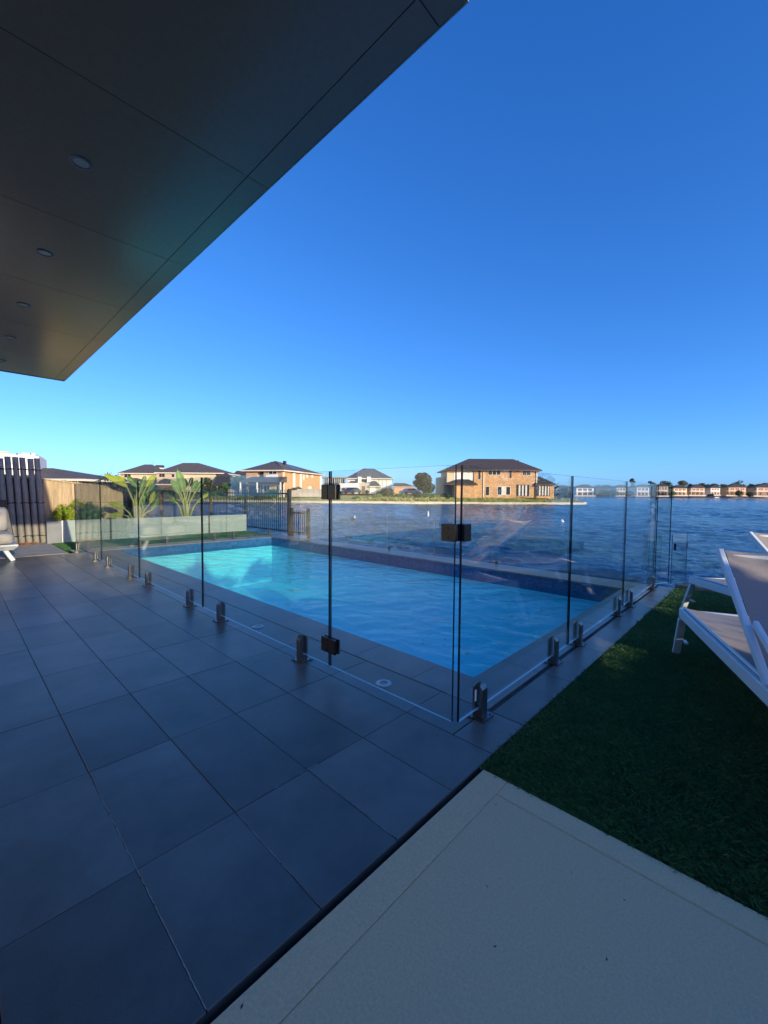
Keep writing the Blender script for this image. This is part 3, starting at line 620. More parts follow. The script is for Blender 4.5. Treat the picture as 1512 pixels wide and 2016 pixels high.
far_house(1488, 1530, 959, 954.5, 976, M['pink'], 'blush house with columns at the right edge of the picture')
for i, (p0, p1) in enumerate(((1118,1132), (1172,1200), (1234,1250), (1278,1290), (1352,1360), (1388,1398), (1418,1434), (1468,1486))):
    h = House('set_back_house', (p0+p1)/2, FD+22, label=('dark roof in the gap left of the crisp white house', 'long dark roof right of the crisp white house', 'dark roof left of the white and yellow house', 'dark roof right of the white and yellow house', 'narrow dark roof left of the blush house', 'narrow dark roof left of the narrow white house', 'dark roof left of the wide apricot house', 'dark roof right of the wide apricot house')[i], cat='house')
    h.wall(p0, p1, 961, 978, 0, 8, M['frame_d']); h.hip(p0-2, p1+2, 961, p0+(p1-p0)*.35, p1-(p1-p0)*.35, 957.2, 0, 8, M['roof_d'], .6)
K = (FD+40)/FPX
gl = [(1243,942,14,'gum tree with a flat crown above the second glass joint'), (1278,947,20,'wide gum tree behind the white and yellow house'), (1311,946,26,'broad gum tree rising behind the grey white house'), (1341,945,26,'tall gum tree behind the pale cream house'), (1380,950.5,18,'low gum crown behind the blush house'), (1404,951.5,20,'gum tree behind the narrow white house'), (1421,953,14,'small gum crown left of the wide apricot house'), (1440,952,20,'gum tree at the left end of the wide apricot roof'), (1455,945.5,26,'tallest gum tree, above the wide apricot house'), (1492,952,20,'low gum crown near the right edge of the picture'), (1507,950,22,'gum tree at the right edge of the picture'),
      (1181,955,40,'dark spreading tree right of the crisp white house'), (1199,956,34,'dark tree mass left of the cream house'), (1222,957,22,'dark tree top behind the cream house'), (1147,955.5,18,'tree top just over the crisp white house'), (1107,957,26,'tree top over the beige house'), (1357,953,16,'dark tree between the pale cream and the blush house'), (1392,954,14,'dark tree left of the narrow white house'), (1428,955,14,'dark tree in the gap before the wide apricot house'), (1476,953,18,'dark tree behind the gap right of the wide apricot house'), (1265,955,22,'dark tree mass over the white and yellow house')]
for i, (px, yt, wpx, lb) in enumerate(gl):
    hh = (hor(px)+1-yt)*K; make_tree('gum_tree', far((px-756)*K, FD+40, 1.0), hh, wpx*K, M['leaf_d'] if i % 3 else M['leaf_o'], 1500, .55, 50+i, lb, group='trees behind the far shore houses', trunk=.35, clumps=8, gum=i < 11)
for i, (px, y0, wpx, lb) in enumerate(((1324,966,13,'round green shrub at the left of the pale cream house'), (1454,964.5,15,'round dark green bush in front of the wide apricot house'), (1475,967,12,'dark bush right of the wide apricot house'), (1187,961,22,'dark shrubbery on the shore right of the crisp white house'), (1207,963,18,'dark shrubbery on the shore left of the cream house'), (1400,972,14,'low shrub on the beach in front of the narrow white house'), (1240,966,12,'dark shrub beside the cream house'))):
    bush(px, FD-6, 977.5, 977.5-y0, wpx, M['leaf_d'] if i else M['leaf_g'], 700, lb, 80+i, ls=.4)
root = empty('white_boat', far((1410-756)*(FD-12)/FPX, FD-12, -.4), math.atan2(R2.y, R2.x), 'small white boat drawn up on the far beach', 'boat')
mb = MB(); mb.add([(-1.8,-.6,.7),(1.2,-.7,.7),(2.3,0,.85),(1.2,.7,.7),(-1.8,.6,.7),(-1.5,-.35,0),(1,-.4,0),(1.6,0,.1),(1,.4,0),(-1.5,.35,0)], [(0,5,6,1),(1,6,7,2),(2,7,8,3),(3,8,9,4),(4,9,5,0),(5,9,8,7,6)]); mb.build('hull', M['buoyw'], root); MB().box(-1.2,.3,-.45,.45,.55,.72).build('deck', M['pale'], root)
# marker buoys
def buoy(px, py, h_, kind, label):
    d = (CZ-LZ)*FPX/(py-hor(px)); root = empty('buoy', far((px-756)*d/FPX, d, LZ), .3, label, 'buoy')
    if kind == 'stick': MB().tube([(0,0,-.2),(.02,0,h_*.6),(-.03,0,h_)], [.06,.07,.05], 8).build('float', M['buoyw'], root); MB().tube([(0,0,-.1),(0,0,.06)], [.13,.11], 10).build('collar', M['buoyw'], root)
    elif kind == 'bird':
        MB().tube([(-.28,0,.02),(-.12,0,.10),(.08,0,.12),(.2,0,.08)], [.02,.12,.12,.03], 10).build('body', M['black'], root, True); MB().tube([(.15,0,.1),(.2,0,.28),(.22,0,.33),(.33,0,.31)], [.05,.035,.05,.01], 8).build('neck', M['buoyw'], root, True)
        root.name = 'water_bird'; root['category'] = 'bird'
    else: MB().tube([(0,0,-.05),(0,0,.02),(0,0,.12),(0,0,.22)], [.1,.16,.10,.02], 12).build('float', M['buoyw'], root, True)
buoy(843, 1018, .45, 'stick', 'white upright marker stick floating near the far bank')
buoy(695, 1027, .3, 'bird', 'small black and white water bird on the lake behind the gate')
buoy(1107, 1028.5, .2, 'cone', 'small white cone buoy left of the first right glass joint')
buoy(1340, 984, .3, 'cone', 'tiny white buoy far out near the sandy shore')
# ------------------------------------------------------------------ deck
deck = tag(MB().box(-6, .59, -.486, 7.82, -.30, -.007).box(.59, 4.45, -.486, -.035, -.302, -.007).box(.59, 4.45, 7.92, 8.35, -.302, -.007).box(4.0, 4.452, -.035, 7.85, -.304, -.007).build('deck', M['joint']), 'dark bluestone pool deck slab with recessed joints', kind='structure')
def tile(x0, x1, y0, y1, m=None, parent=deck, th=.02, z=0, cache={}, name='tile', g=.0014):
    w_ = round(x1-x0-2*g, 4); l_ = round(y1-y0-2*g, 4); key = (w_, l_, m.name if m else '', th)
    if key not in cache:
        o = MB().box(-w_/2, w_/2, -l_/2, l_/2, -th, 0).build(name, m or M['tile'], parent, bevel=.0012, seg=1); cache[key] = o
        o.location = ((x0+x1)/2, (y0+y1)/2, z); return o
    o = cache[key].copy(); COL.objects.link(o); o.parent = parent; o.location = ((x0+x1)/2, (y0+y1)/2, z); return o
U, Vv = .3079, .6108
for i in range(17):
    x1 = -i*U; x0 = x1-U
    tile(x0, x1, -.486, 0).location.z = random.uniform(-.0008, 0)
    for j in range(12): tile(x0, x1, j*Vv, (j+1)*Vv).location.z = random.uniform(-.0012, 0)
    tile(x0, x1, 12*Vv, 7.815)
for j in range(-1, 13):
    y0 = max(-.28, j*Vv); y1 = min((j+1)*Vv, 7.815)
    tile(0, .306, y0, y1)
for k in range(16):       # coping along the near pool side
    y0 = .23+.51*(k-1); y1 = y0+.51
    if k == 0: y0 = -.035
    y1 = min(y1, 7.85)
    if y1-y0 > .05: tile(.312, .596, y0 if k else -.035, y1, M['coping'])
xs = [.308+.645*k for k in range(7)]+[4.45]
for k in range(len(xs)-1):
    tile(xs[k], xs[k+1], -.030-.255, -.030, M['coping']); tile(xs[k], xs[k+1], -.486, -.312)
tile(0, .306, -.486, -.284)
for k in range(13): y0 = -.03+.6063*k; tile(3.975, 4.45, y0, y0+.6063, M['coping'])
xs = [-.05+.6*k for k in range(8)]
for k in range(7): tile(xs[k], xs[k+1] if k < 6 else 4.45, 7.852, 8.34, M['coping'])
# pale mortar smears in a few near joints
mo = MB()
def smear(x0, y0, x1, y1, wd, seed):
    g = random.Random(seed); n = 90; a = Vector((x0,y0)); b = Vector((x1,y1)); d = (b-a).normalized(); nn = Vector((-d.y, d.x)); wd = wd*.62; w0 = wd*.5; P = []
    for i in range(n+1):
        w0 = min(wd, max(wd*.12, w0+g.uniform(-.22,.22)*wd)); o = g.uniform(-.0009,.0009); c = a+(b-a)*(i/n); P.append((c-nn*(w0/2+o), c+nn*(w0/2-o)))
    for i in range(n):
        if g.random() < .05: continue
        p, q = P[i], P[i+1]; mo.add([(*p[0], .0006), (*q[0], .0006), (*q[1], .0006), (*p[1], .0006)], [(0,1,2,3)])
smear(-3*U, 0, -3*U, -.47, .0055, 1); smear(-2*U+.05, 0, -2*U-.05, 0, .007, 2); smear(-2*U-.08, 0, -2*U-.15, 0, .007, 12); smear(-4*U, .55, -4*U, -.48, .0045, 3); smear(-2*U, -.02, -2*U, -.46, .004, 4); smear(-1*U, -.1, -U, -.47, .003, 5); smear(-4*U-.02, 0, -5.2*U, 0, .003, 6); smear(-2*U, .6, -2*U, .02, .002, 8)
mo.build('mortar_smear', M['grout'], deck)
# lake side retaining wall under the deck
tag(MB().box(4.30, 4.47, -3.6, 8.36, -1.6, -.31).build('lake_wall', M['concrete']), 'concrete retaining wall carrying the deck edge above the lake', kind='structure')
# left rear paving beyond the dark step joint
pv = tag(MB().box(-6, -.13, 7.86, 10.2, -.3, -.012).build('rear_path', M['joint']), 'pale concrete strip in front of the bamboo screen', kind='structure')
for k in range(8):
    x1 = -.13-.75*k; tile(x1-.75, x1, 7.87, 9.0, M['concrete'], pv, name='slab', g=.004); tile(x1-.75, x1, 9.0, 10.2, M['concrete'], pv, name='slab', g=.004)
# stone landing
ld = tag(MB().box(-6, -.112, -6, -.51, -.3, -.006).build('stone_landing', M['joint']), 'beige stone landing the picture is taken from', kind='structure')
def slab(x0, x1, y0, y1):
    o = MB().box(x0, x1, y0, y1, -.02, 0).build('slab', M['stone'], ld, bevel=.006, seg=3); return o
slab(-2.6, -.112, -.613, -.508); slab(-.205, -.112, -3.2, -.6135); slab(-2.6, -.2055, -3.2, -.6135); slab(-6, -2.601, -3.2, -.508)
# ------------------------------------------------------------------ pool
pool = tag(MB().box(.3, 4.2, -.3, 8.1, -1.7, -1.12).build('pool_shell', M['pool']), 'rectangular swimming pool with pale blue interior', kind='structure')
px0, px1, py0, py1 = .60, 3.985, -.025, 7.855
mb = MB(); z0, z1 = -1.12, -.22
mb.box(px0-.15, px0, py0-.15, py1+.15, z0, z1).box(px1, px1+.15, py0-.15, py1+.15, z0, z1).box(px0, px1, py0-.15, py0, z0, z1).box(px0, px1, py1, py1+.15, z0, z1)
mb.build('pool_wall', M['pool'], pool)
mb = MB(); z0, z1 = -.22, -.022
mb.box(px0-.05, px0, py0-.05, py1+.05, z0, z1).box(px1, px1+.05, py0-.05, py1+.05, z0, z1).box(px0, px1, py0-.05, py0, z0, z1).box(px0, px1, py1, py1+.05, z0, z1)
mb.build('mosaic_band', M['mosaic'], pool)
nx, ny = 110, 250
X, Y = np.meshgrid(np.linspace(px0-.02, px1+.02, nx), np.linspace(py0-.02, py1+.02, ny), indexing='ij')
Z = -.165 + waves(X, Y, .03+X*0, 9, .30, (.16, .9), 24, 1.1)
I = np.arange(nx*ny).reshape(nx, ny)
tag(npmesh('pool_water', np.stack([X, Y, Z], -1).reshape(-1, 3), np.stack([I[:-1,:-1], I[1:,:-1], I[1:,1:], I[:-1,1:]], -1).reshape(-1, 4), M['poolwater'], True), 'clear blue pool water with small ripples', kind='structure')
# fallen leaves lying on the pool floor
g = np.random.default_rng(3); lf = MB()
for k in range(70):
    x = g.uniform(.8, 3.7); y = g.uniform(.1, 3.6)**1.0; a = g.uniform(0, 6.28); s = g.uniform(.008, .03) if k > 4 else g.uniform(.05, .08)
    c, d = math.cos(a), math.sin(a); P_ = [(-1,0,.0),(-.4,.45,.01),(.3,.4,.012),(1,0,.004),(.3,-.4,.01),(-.4,-.42,.008)]
    lf.add([(x+s*(p*c-q*d), y+s*(p*d+q*c), -1.115+z) for p, q, z in P_], [(0,1,2,3,4,5)])
tag(lf.build('leaf_litter', M['brown']), 'small dark leaves scattered on the pool floor', kind='stuff')
# ------------------------------------------------------------------ glass fences
FX, FY = .014, -.288
def glass_panel(parent, x0, y0, x1, y1, z0=.05, z1=1.25, name='glass_panel', t=.012, edge=None):
    a = Vector((x0,y0)); b = Vector((x1,y1)); L_ = (b-a).length; ang = math.atan2(b.y-a.y, b.x-a.x); g_ = .008
    mb = MB(); mb.box(g_, L_-g_, -t/2, t/2, z0, z1, mats=[2,3,0,0,1,1])
    o = mb.build(name, [M['glass'], edge or M['glass_edge'], M['glass_low_lit'], edge or M['glass_top']], parent); o.location = (x0-parent.location.x, y0-parent.location.y, 0); o.rotation_euler = (0,0,ang); return o
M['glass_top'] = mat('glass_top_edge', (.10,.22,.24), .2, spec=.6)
SPG = {}
def spigot(parent, x, y, ang):
    if not SPG:
        b = MB()
        for s in (-1, 1):
            y0, y1 = (.010, .030) if s > 0 else (-.030, -.010); w_ = .024
            vs = [(-w_,y0,.006),(w_,y0,.006),(w_,y1,.006),(-w_,y1,.006)]
            zt = (.172, .148) if s > 0 else (.148, .172)
            vs += [(-w_,y0,zt[0]),(w_,y0,zt[0]),(w_,y1,zt[1]),(-w_,y1,zt[1])]
            b.add(vs, [(0,3,2,1),(4,5,6,7),(0,1,5,4),(2,3,7,6),(1,2,6,5),(3,0,4,7)])
        b.box(-.024, .024, -.0099, .0099, .006, .045)
        p = b.build('post', M['steel'], None, bevel=.004, seg=2)
        pl = MB().box(-.05, .05, -.05, .05, 0, .008).build('base_plate', M['steel'], None, bevel=.003, seg=2)
        bl = MB()
        for sx in (-.037, .037):
            for sy in (-.037, .037): bl.tube([(sx,sy,.008),(sx,sy,.011)], [.006,.005], 8)
        bt = bl.build('bolt', M['steel_dark'], None)
        SPG['p'] = (p, pl, bt)
        first = True
    else: first = False
    r = bpy.data.objects.new('spigot', SPG['p'][0].data); COL.objects.link(r); r.parent = parent; r.location = (x-parent.location.x, y-parent.location.y, 0); r.rotation_euler = (0,0,ang)
    m_ = r.modifiers.new('b', 'BEVEL'); m_.width = .004; m_.segments = 2; m_.limit_method = 'ANGLE'
    if first:
        bpy.data.objects.remove(SPG['p'][0]); q = SPG['p']; SPG['me'] = (q[1].data, q[2].data); SPG['mesh'] = r.data
        bpy.data.objects.remove(q[1]); bpy.data.objects.remove(q[2]); SPG['p'] = (r,)
    for nm, me in zip(('base_plate', 'bolt'), SPG['me']):
        c = bpy.data.objects.new(nm, me); COL.objects.link(c); c.parent = r
def plate(parent, name, x0, x1, y0, y1, z0, z1, m=None, bev=.002):
    l = parent.location; return MB().box(x0-l.x, x1-l.x, y0-l.y, y1-l.y, z0, z1).build(name, m or M['steel_dark'], parent, bevel=bev)
fL = empty('glass_pool_fence', (FX, 3.9, 0), label='frameless glass pool fence with gate, running along the tiled deck side', cat='glass fence')
ys = [.636, 2.496, 4.357, 6.208, 8.065]
for a, b in zip(ys[:-1], ys[1:]): glass_panel(fL, FX, a, FX, b)
gate = glass_panel(fL, FX, FY+.012, FX, .636, name='gate_panel')
for y in (7.93, 6.54, 5.80, 4.70, 4.03, 2.80, 2.13, .93): spigot(fL, FX, y, math.pi/2)
for zc in (1.123, .181):    # hinge bodies clamp both sides of the glass; they ride on the fixed panel
    l = fL.location
    hb = MB()
    for s in (-1, 1):
        x0, x1 = (FX+.0065, FX+.020) if s > 0 else (FX-.020, FX-.0065)
        hb.box(x0-l.x, x1-l.x, .641-l.y, .700-l.y, zc-.045, zc+.045).box(x0-l.x, x1-l.x, .565-l.y, .636-l.y, zc-.045, zc+.045)
        hb.box(x0-l.x+.0005*s, x1-l.x+.0005*s, .6362-l.y, .6408-l.y, zc-.018, zc+.018)
    hb.build('hinge', M['steel_dark'], fL, bevel=.002)
# latch at the corner
l = fL.location
mb = MB().box(FX-.022-l.x, FX-.0065-l.x, -.285-l.y, -.205-l.y, .90, .98).box(FX+.0065-l.x, FX+.018-l.x, -.27-l.y, -.205-l.y, .90, .98)
lt = mb.build('latch', M['steel_dark'], fL, bevel=.002)
sc = MB()
for z in (.918, .962): sc.tube([(FX-.022-l.x, -.245-l.y, z), (FX-.0245-l.x, -.245-l.y, z)], [.006,.005], 10)
sc.build('screw', M['black'], lt)
fR = empty('glass_pool_fence', (2.1, FY, 0), label='frameless glass pool fence running beside the artificial turf', cat='glass fence')
xs = [.024, 1.432, 2.877, 4.238]
for a, b in zip(xs[:-1], xs[1:]): glass_panel(fR, a, FY, b, FY)
glass_panel(fR, 4.262, FY-.006, 4.49, -.405)
for x in (.23, 1.17, 1.64, 2.69, 3.12, 4.14): spigot(fR, x, FY, 0)
l = fR.location
MB().box(.03-l.x, .088-l.x, -.020, -.0065, .90, .98).box(.03-l.x, .088-l.x, .0065, .018, .90, .98).build('latch_plate', M['steel_dark'], fR, bevel=.002)
MB().box(4.225-l.x, 4.262-l.x, -.012, .012, 1.07, 1.10).build('corner_clip', M['steel_dark'], fR, bevel=.002)
for px_, z_ in ((.175, .21),): MB().box(px_-l.x-.008, px_-l.x+.008, -.0075, -.0062, .10, .155).build('sticker', M['buoyw'], fR)
fB = empty('glass_pool_fence', (2.2, 8.17, 0), label='frameless glass pool fence across the far end, in front of the planter', cat='glass fence')
xs = [.03, 1.50, 2.96, 4.42]
for a, b in zip(xs[:-1], xs[1:]): glass_panel(fB, a, 8.17, b, 8.17, .05, 1.22)
for x in (.21, 1.10, 1.62, 2.66, 3.13, 4.10): spigot(fB, x, 8.17, 0)
M['edge_pale'] = mat('glass_pale_edge', (.30,.42,.46), .25)
fW = empty('glass_balustrade', (4.455, 3.2, 0), label='knee high glass balustrade along the lake edge of the pool', cat='glass balustrade')
ys = [-.34, .82, 1.98, 3.15, 4.32, 5.48, 6.30, 7.10]
for a, b in zip(ys[:-1], ys[1:]): glass_panel(fW, 4.455, a, 4.455, b, .03, .66, t=.010, edge=M['edge_pale'])
glass_panel(fW, 4.50, -.42, 4.84, -.53, .03, .64, t=.010, edge=M['edge_pale'])
l = fW.location
for y in (-.2, 1.9, 4.25, 6.9): MB().box(-.012, .012, y-l.y-.02, y-l.y+.02, .0, .05).build('clamp', M['steel_dark'], fW, bevel=.002)
MB().box(4.56-l.x, 4.585-l.x, -.455-l.y, -.432-l.y, .44, .53).build('gate_latch', M['steel_dark'], fW, bevel=.004); MB().box(4.835-l.x, 4.86-l.x, -.54-l.y, -.515-l.y, .46, .53).build('gate_catch', M['trim'], fW, bevel=.003)
# round fittings set into the tiles
for i, (x, y, lb) in enumerate(((.146,.302,'round steel ground light in the tiles just inside the gate'), (.157,1.756,'round steel ground light beside the second glass panel'), (.147,3.195,'round steel ground light farther along the fence, smallest in view'))):
    root = empty('ground_light', (x, y, .001), label=lb, cat='ground light', group='ground lights inside the fence')
    r = MB(); n = 28; vs = []
    for rad, z in ((.047,0),(.045,.004),(.027,.0045),(.026,.001)):
        vs += [(rad*math.cos(6.2832*k/n), rad*math.sin(6.2832*k/n), z) for k in range(n)]
    r.add(vs, [(j*n+k, j*n+(k+1) % n, (j+1)*n+(k+1) % n, (j+1)*n+k) for j in range(3) for k in range(n)]); r.build('ring', M['trim'], root, True)
    MB().tube([(0,0,0),(0,0,.0016)], [.0262,.0262], 24).build('lens', M['steel'], root)
# ------------------------------------------------------------------ black picket fences by the lake
def pickets(name, x, y0, y1, zt, sp, label, spear=.1):
    root = empty(name, (x, (y0+y1)/2, 0), label=label, cat='fence'); l = root.location
    me = MB().box(-.008, .008, -.008, .008, .04, zt+spear).build('picket', M['black'], root); n = int((y1-y0)/sp)
    me.location = (0, y0+sp-l.y, 0)
    for k in range(1, n-1): c = me.copy(); COL.objects.link(c); c.location = (0, y0+(k+1)*sp-l.y, 0); c.parent = root
    for z in (.10, zt): MB().box(-.02, .02, y0-l.y, y1-l.y, z-.018, z+.018).build('rail', M['black'], root)
    yy = y0
    while yy < y1+.01: MB().box(-.032, .032, yy-l.y-.032, yy-l.y+.032, -.05, zt+.12).build('post', M['black'], root); yy += (y1-y0)/max(1, round((y1-y0)/2.4))
    return root
pickets('picket_fence', 4.54, 7.90, 22.0, 1.09, .105, 'tall black metal picket fence along the lake behind the planter')
pickets('picket_fence', 4.56, 7.10, 7.82, .60, .085, 'short low black picket panel next to the tall picket fence end', .06)
# ------------------------------------------------------------------ planter, turf strips, fence
pl = empty('planter_box', (2.1, 9.8, 0), label='long pale garden planter with dark joint posts behind the pool', cat='planter'); l = pl.location
segs = [(.10,.95), (.985,2.05), (2.055,3.235), (3.27,3.58), (3.585,4.34)]
for a, b in segs: MB().box(a-l.x, b-l.x, 0, .04, -.05, .475).build('panel', M['planter'], pl, bevel=.004)
for a in (.952, 3.237): MB().box(a-l.x, a+.031-l.x, -.012, .03, -.05, .485).build('post', M['frame_d'], pl)
MB().box(4.30-l.x, 4.342-l.x, .041, .6, -.05, .474).build('panel', M['planter'], pl)
mb = MB(); a = Vector((-.17-l.x, -.10, 0)); b = Vector((.03-l.x, -.02, 0)); mb.box(-.19-l.x, .060-l.x, -.03, .55, -.05, .47); mb.build('end_panel', M['planter_shaded'], pl, bevel=.004)
MB().box(.062-l.x, .098-l.x, -.035, .05, -.05, .478).build('corner_trim', M['trim'], pl)
MB().box(.10-l.x, 4.298-l.x, .042, .6, -.05, .42).build('soil', M['ground'], pl)
def turf(name, x0, x1, y0, y1, n, seed, label, zb=-.014, h=.021):
    base = tag(MB().box(x0, x1, y0, y1, zb-.1, zb).build('turf_base', M['turfbase']), kind='structure')
    g = np.random.default_rng(seed); P = np.stack([g.uniform(x0, x1, n), g.uniform(y0, y1, n), np.full(n, zb)], -1)
    # denser near the camera
    hh = np.full(n, h)*g.uniform(.8, 1.2, n); o = blades(name, P, hh, np.full(n, .0036), [M['turf'], M['turf'], M['turf2']], .75, seed, clump=3, label=label)
    return o
M['turf2'] = leafmat('turf_blade_straw', (.08,.16,.05), (.16,.24,.08), .25, 5)
turf('artificial_turf', -.108, 2.4, -2.6, -.497, 125000, 41, 'dark green artificial turf in front of the sun lounger')
turf('artificial_turf', 2.4, 4.49, -3.4, -.490, 52000, 42, 'artificial turf towards the lake with sunlit streaks', h=.024)
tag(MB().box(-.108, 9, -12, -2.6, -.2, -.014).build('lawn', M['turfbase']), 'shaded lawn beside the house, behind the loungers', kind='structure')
turf('artificial_turf', -.11, 4.30, 8.36, 9.79, 30000, 43, 'sunlit artificial turf strip in front of the planter', h=.024)
# timber edging by the lake
root = empty('timber_sleeper', (4.62, -2.0, 0), label='weathered timber sleeper edging at the lake end of the turf', cat='timber edging')
for k in range(2): MB().box(-.12+k*.13, .005+k*.13, -1.6, 1.53-k*.05, -.12, .035+.006*k).build('sleeper', M['sleeper'], root, bevel=.008)
# paling fence
root = empty('paling_fence', (.5, 10.62, 0), label='pale timber paling fence behind the planter', cat='fence'); l = root.location
x = -.9; k = 0
while x < 1.42:
    zt = 1.345-.115*(x+.03)-.004*(k % 3); 
    if x > 1.28: zt -= .10*(x-1.28)/.1
    MB().box(x-l.x, x+.098-l.x, -.012 if k % 2 else 0, .006 if k % 2 else .018, -.1, zt).build('paling', M['paling'], root); x += .086; k += 1
mb = MB(); mb.add([(-.9-l.x,-.03,1.445),(1.30-l.x,-.03,1.19),(1.30-l.x,.05,1.19),(-.9-l.x,.05,1.445),(-.9-l.x,-.03,1.475),(1.30-l.x,-.03,1.222),(1.30-l.x,.05,1.222),(-.9-l.x,.05,1.475)], [(0,3,2,1),(4,5,6,7),(0,1,5,4),(2,3,7,6),(1,2,6,5),(3,0,4,7)]); mb.build('capping', M['paling'], root)
# ------------------------------------------------------------------ bamboo screen
root = empty('bamboo_screen', (-1.7, 10.0, 0), label='tall screen of weathered grey bamboo poles lashed with black rope', cat='screen'); l = root.location
g = random.Random(4); pm = []
for v in range(4):
    pts = []; rads = []; z = -.02; R_ = .052; nodes = sorted([g.uniform(.2,.45), g.uniform(.6,.9), g.uniform(1.05,1.3), g.uniform(1.45,1.7)])
    zz = [0]; 
    for nd in nodes: zz += [nd-.018, nd-.004, nd+.006, nd+.02]
    zz.append(1.80)
    for i, z in enumerate(zz):
        k = (i-1) % 4 if 0 < i < len(zz)-1 else 0
        pts.append((0, 0, z)); rads.append(R_*(1.0 if k in (0, 3) else (1.09 if k == 1 else .96))*(1-.03*z))
    mb = MB(); mb.tube(pts, rads, 14, cap=False); rt = rads[-1]
    n = 14; b = len(mb.v); mb.tube([(0,0,1.80),(0,0,1.70)], [rt*.82, rt*.8], 14, cap=True)
    for kk in range(n): mb.f.append((b-n+kk, b-n+(kk+1) % n, b+(kk+1) % n, b+kk)); mb.m.append(0)
    o = mb.build('bamboo_pole', M['bamboo'], root, True); pm.append(o)
xx = -.22; k = 0
while xx > -3.9:
    o = pm[k] if k < 4 else pm[g.randrange(4)].copy()
    if k >= 4: COL.objects.link(o); o.parent = root
    o.location = (xx-l.x, g.uniform(-.01,.01), g.uniform(-.02,.015)); o.rotation_euler = (g.uniform(-.006,.006), math.radians(-2.2+g.uniform(-.25,.25)), 0); o.scale = (1,1,g.uniform(.985,1.01)); 
    xx -= .116; k += 1
for z in (.17, .86, 1.55):
    mb = MB(); pts = []; pts2 = []; x = -.15
    while x > -3.95: pts.append((x-l.x-z*.045, -.052+.012*math.sin(x*51), z+.008*math.sin(x*37))); pts2.append((x-l.x-z*.045, .052, z)); x -= .03
    mb.tube(pts, [.008]*len(pts), 6); mb.tube(pts2, [.008]*len(pts2), 6)
    x = -.28
    while x > -3.9: mb.tube([(x-l.x-z*.045,-.06,z),(x-l.x-z*.045,.0,z+.004),(x-l.x-z*.045,.06,z)], [.013,.012,.013], 6); x -= .122
    mb.build('rope_lashing', M['rope'], root)
MB().box(-2.3, 1.42, .12, .16, -.02, 1.36).box(-2.3, .30, .161, .19, 1.36, 1.60).build('backing_board', M['frame_d'], root)
blades('dry_leaves', np.array([(x_, y_, -.005) for x_, y_ in zip(np.random.default_rng(2).normal(-.62,.12,160), np.random.default_rng(3).normal(9.86,.04,160))]), np.full(160,.05), np.full(160,.03), M['rust'] if 'rust' in M else mat('rust_leaf', (.30,.11,.04), .9), .9, 3, clump=2, label='heap of rust brown dry leaves at the foot of the bamboo')
# ------------------------------------------------------------------ sofa
sf = empty('outdoor_sofa', (-2.05, 7.75, 0), label='pale grey outdoor sofa on splayed white legs, cut by the left edge of the picture', cat='sofa')
def cushion(x0, x1, y0, y1, z0, z1, nm, rot=0):
    o = MB().box(-(x1-x0)/2, (x1-x0)/2, -(y1-y0)/2, (y1-y0)/2, -(z1-z0)/2, (z1-z0)/2).build(nm, M['cushion'], sf, True)
    o.location = ((x0+x1)/2, (y0+y1)/2, (z0+z1)/2); o.rotation_euler = (rot, 0, 0)
    m = o.modifiers.new('b', 'BEVEL'); m.width = min(z1-z0, y1-y0)*.36; m.segments = 5; m2 = o.modifiers.new('s', 'SUBSURF'); m2.levels = 1; m2.render_levels = 1; return o
for a, b in ((.36, 1.16), (-.45, .35), (-1.26, -.46)):
    cushion(a, b, -.40, .34, .27, .44, 'seat_cushion'); cushion(a+.01, b-.03, .18, .38, .43, .84, 'back_cushion', math.radians(-8))
MB().box(-1.28, 1.20, -.42, .40, .235, .265).build('base', M['white_alu'], sf, bevel=.01)
mb = MB(); mb.add([(-1.24,-.36,.175),(1.14,-.36,.175),(1.14,.36,.175),(-1.24,.36,.175),(-1.28,-.42,.234),(1.20,-.42,.234),(1.20,.40,.234),(-1.28,.40,.234)], [(0,3,2,1),(4,5,6,7),(0,1,5,4),(2,3,7,6),(1,2,6,5),(3,0,4,7)]); mb.build('underframe', M['white_alu'], sf)
for x, y, sx, sy in ((1.05,-.30,.09,-.06), (1.05,.30,.09,.06), (-1.1,-.30,-.09,-.06), (-1.1,.30,-.09,.06)): MB().bar((x,y,.174),(x+sx,y+sy,0), .06, .05, up=(0,1,0)).build('leg', M['white_alu'], sf, bevel=.008)
mb = MB(); mb.add([(-1.28,.36,.266),(1.22,.36,.266),(1.22,.41,.266),(-1.28,.41,.266),(-1.28,.50,.95),(1.14,.50,.95),(1.14,.54,.95),(-1.28,.54,.95)], [(0,3,2,1),(4,5,6,7),(0,1,5,4),(2,3,7,6),(1,2,6,5),(3,0,4,7)]); mb.build('back_frame', M['black'], sf, bevel=.01)
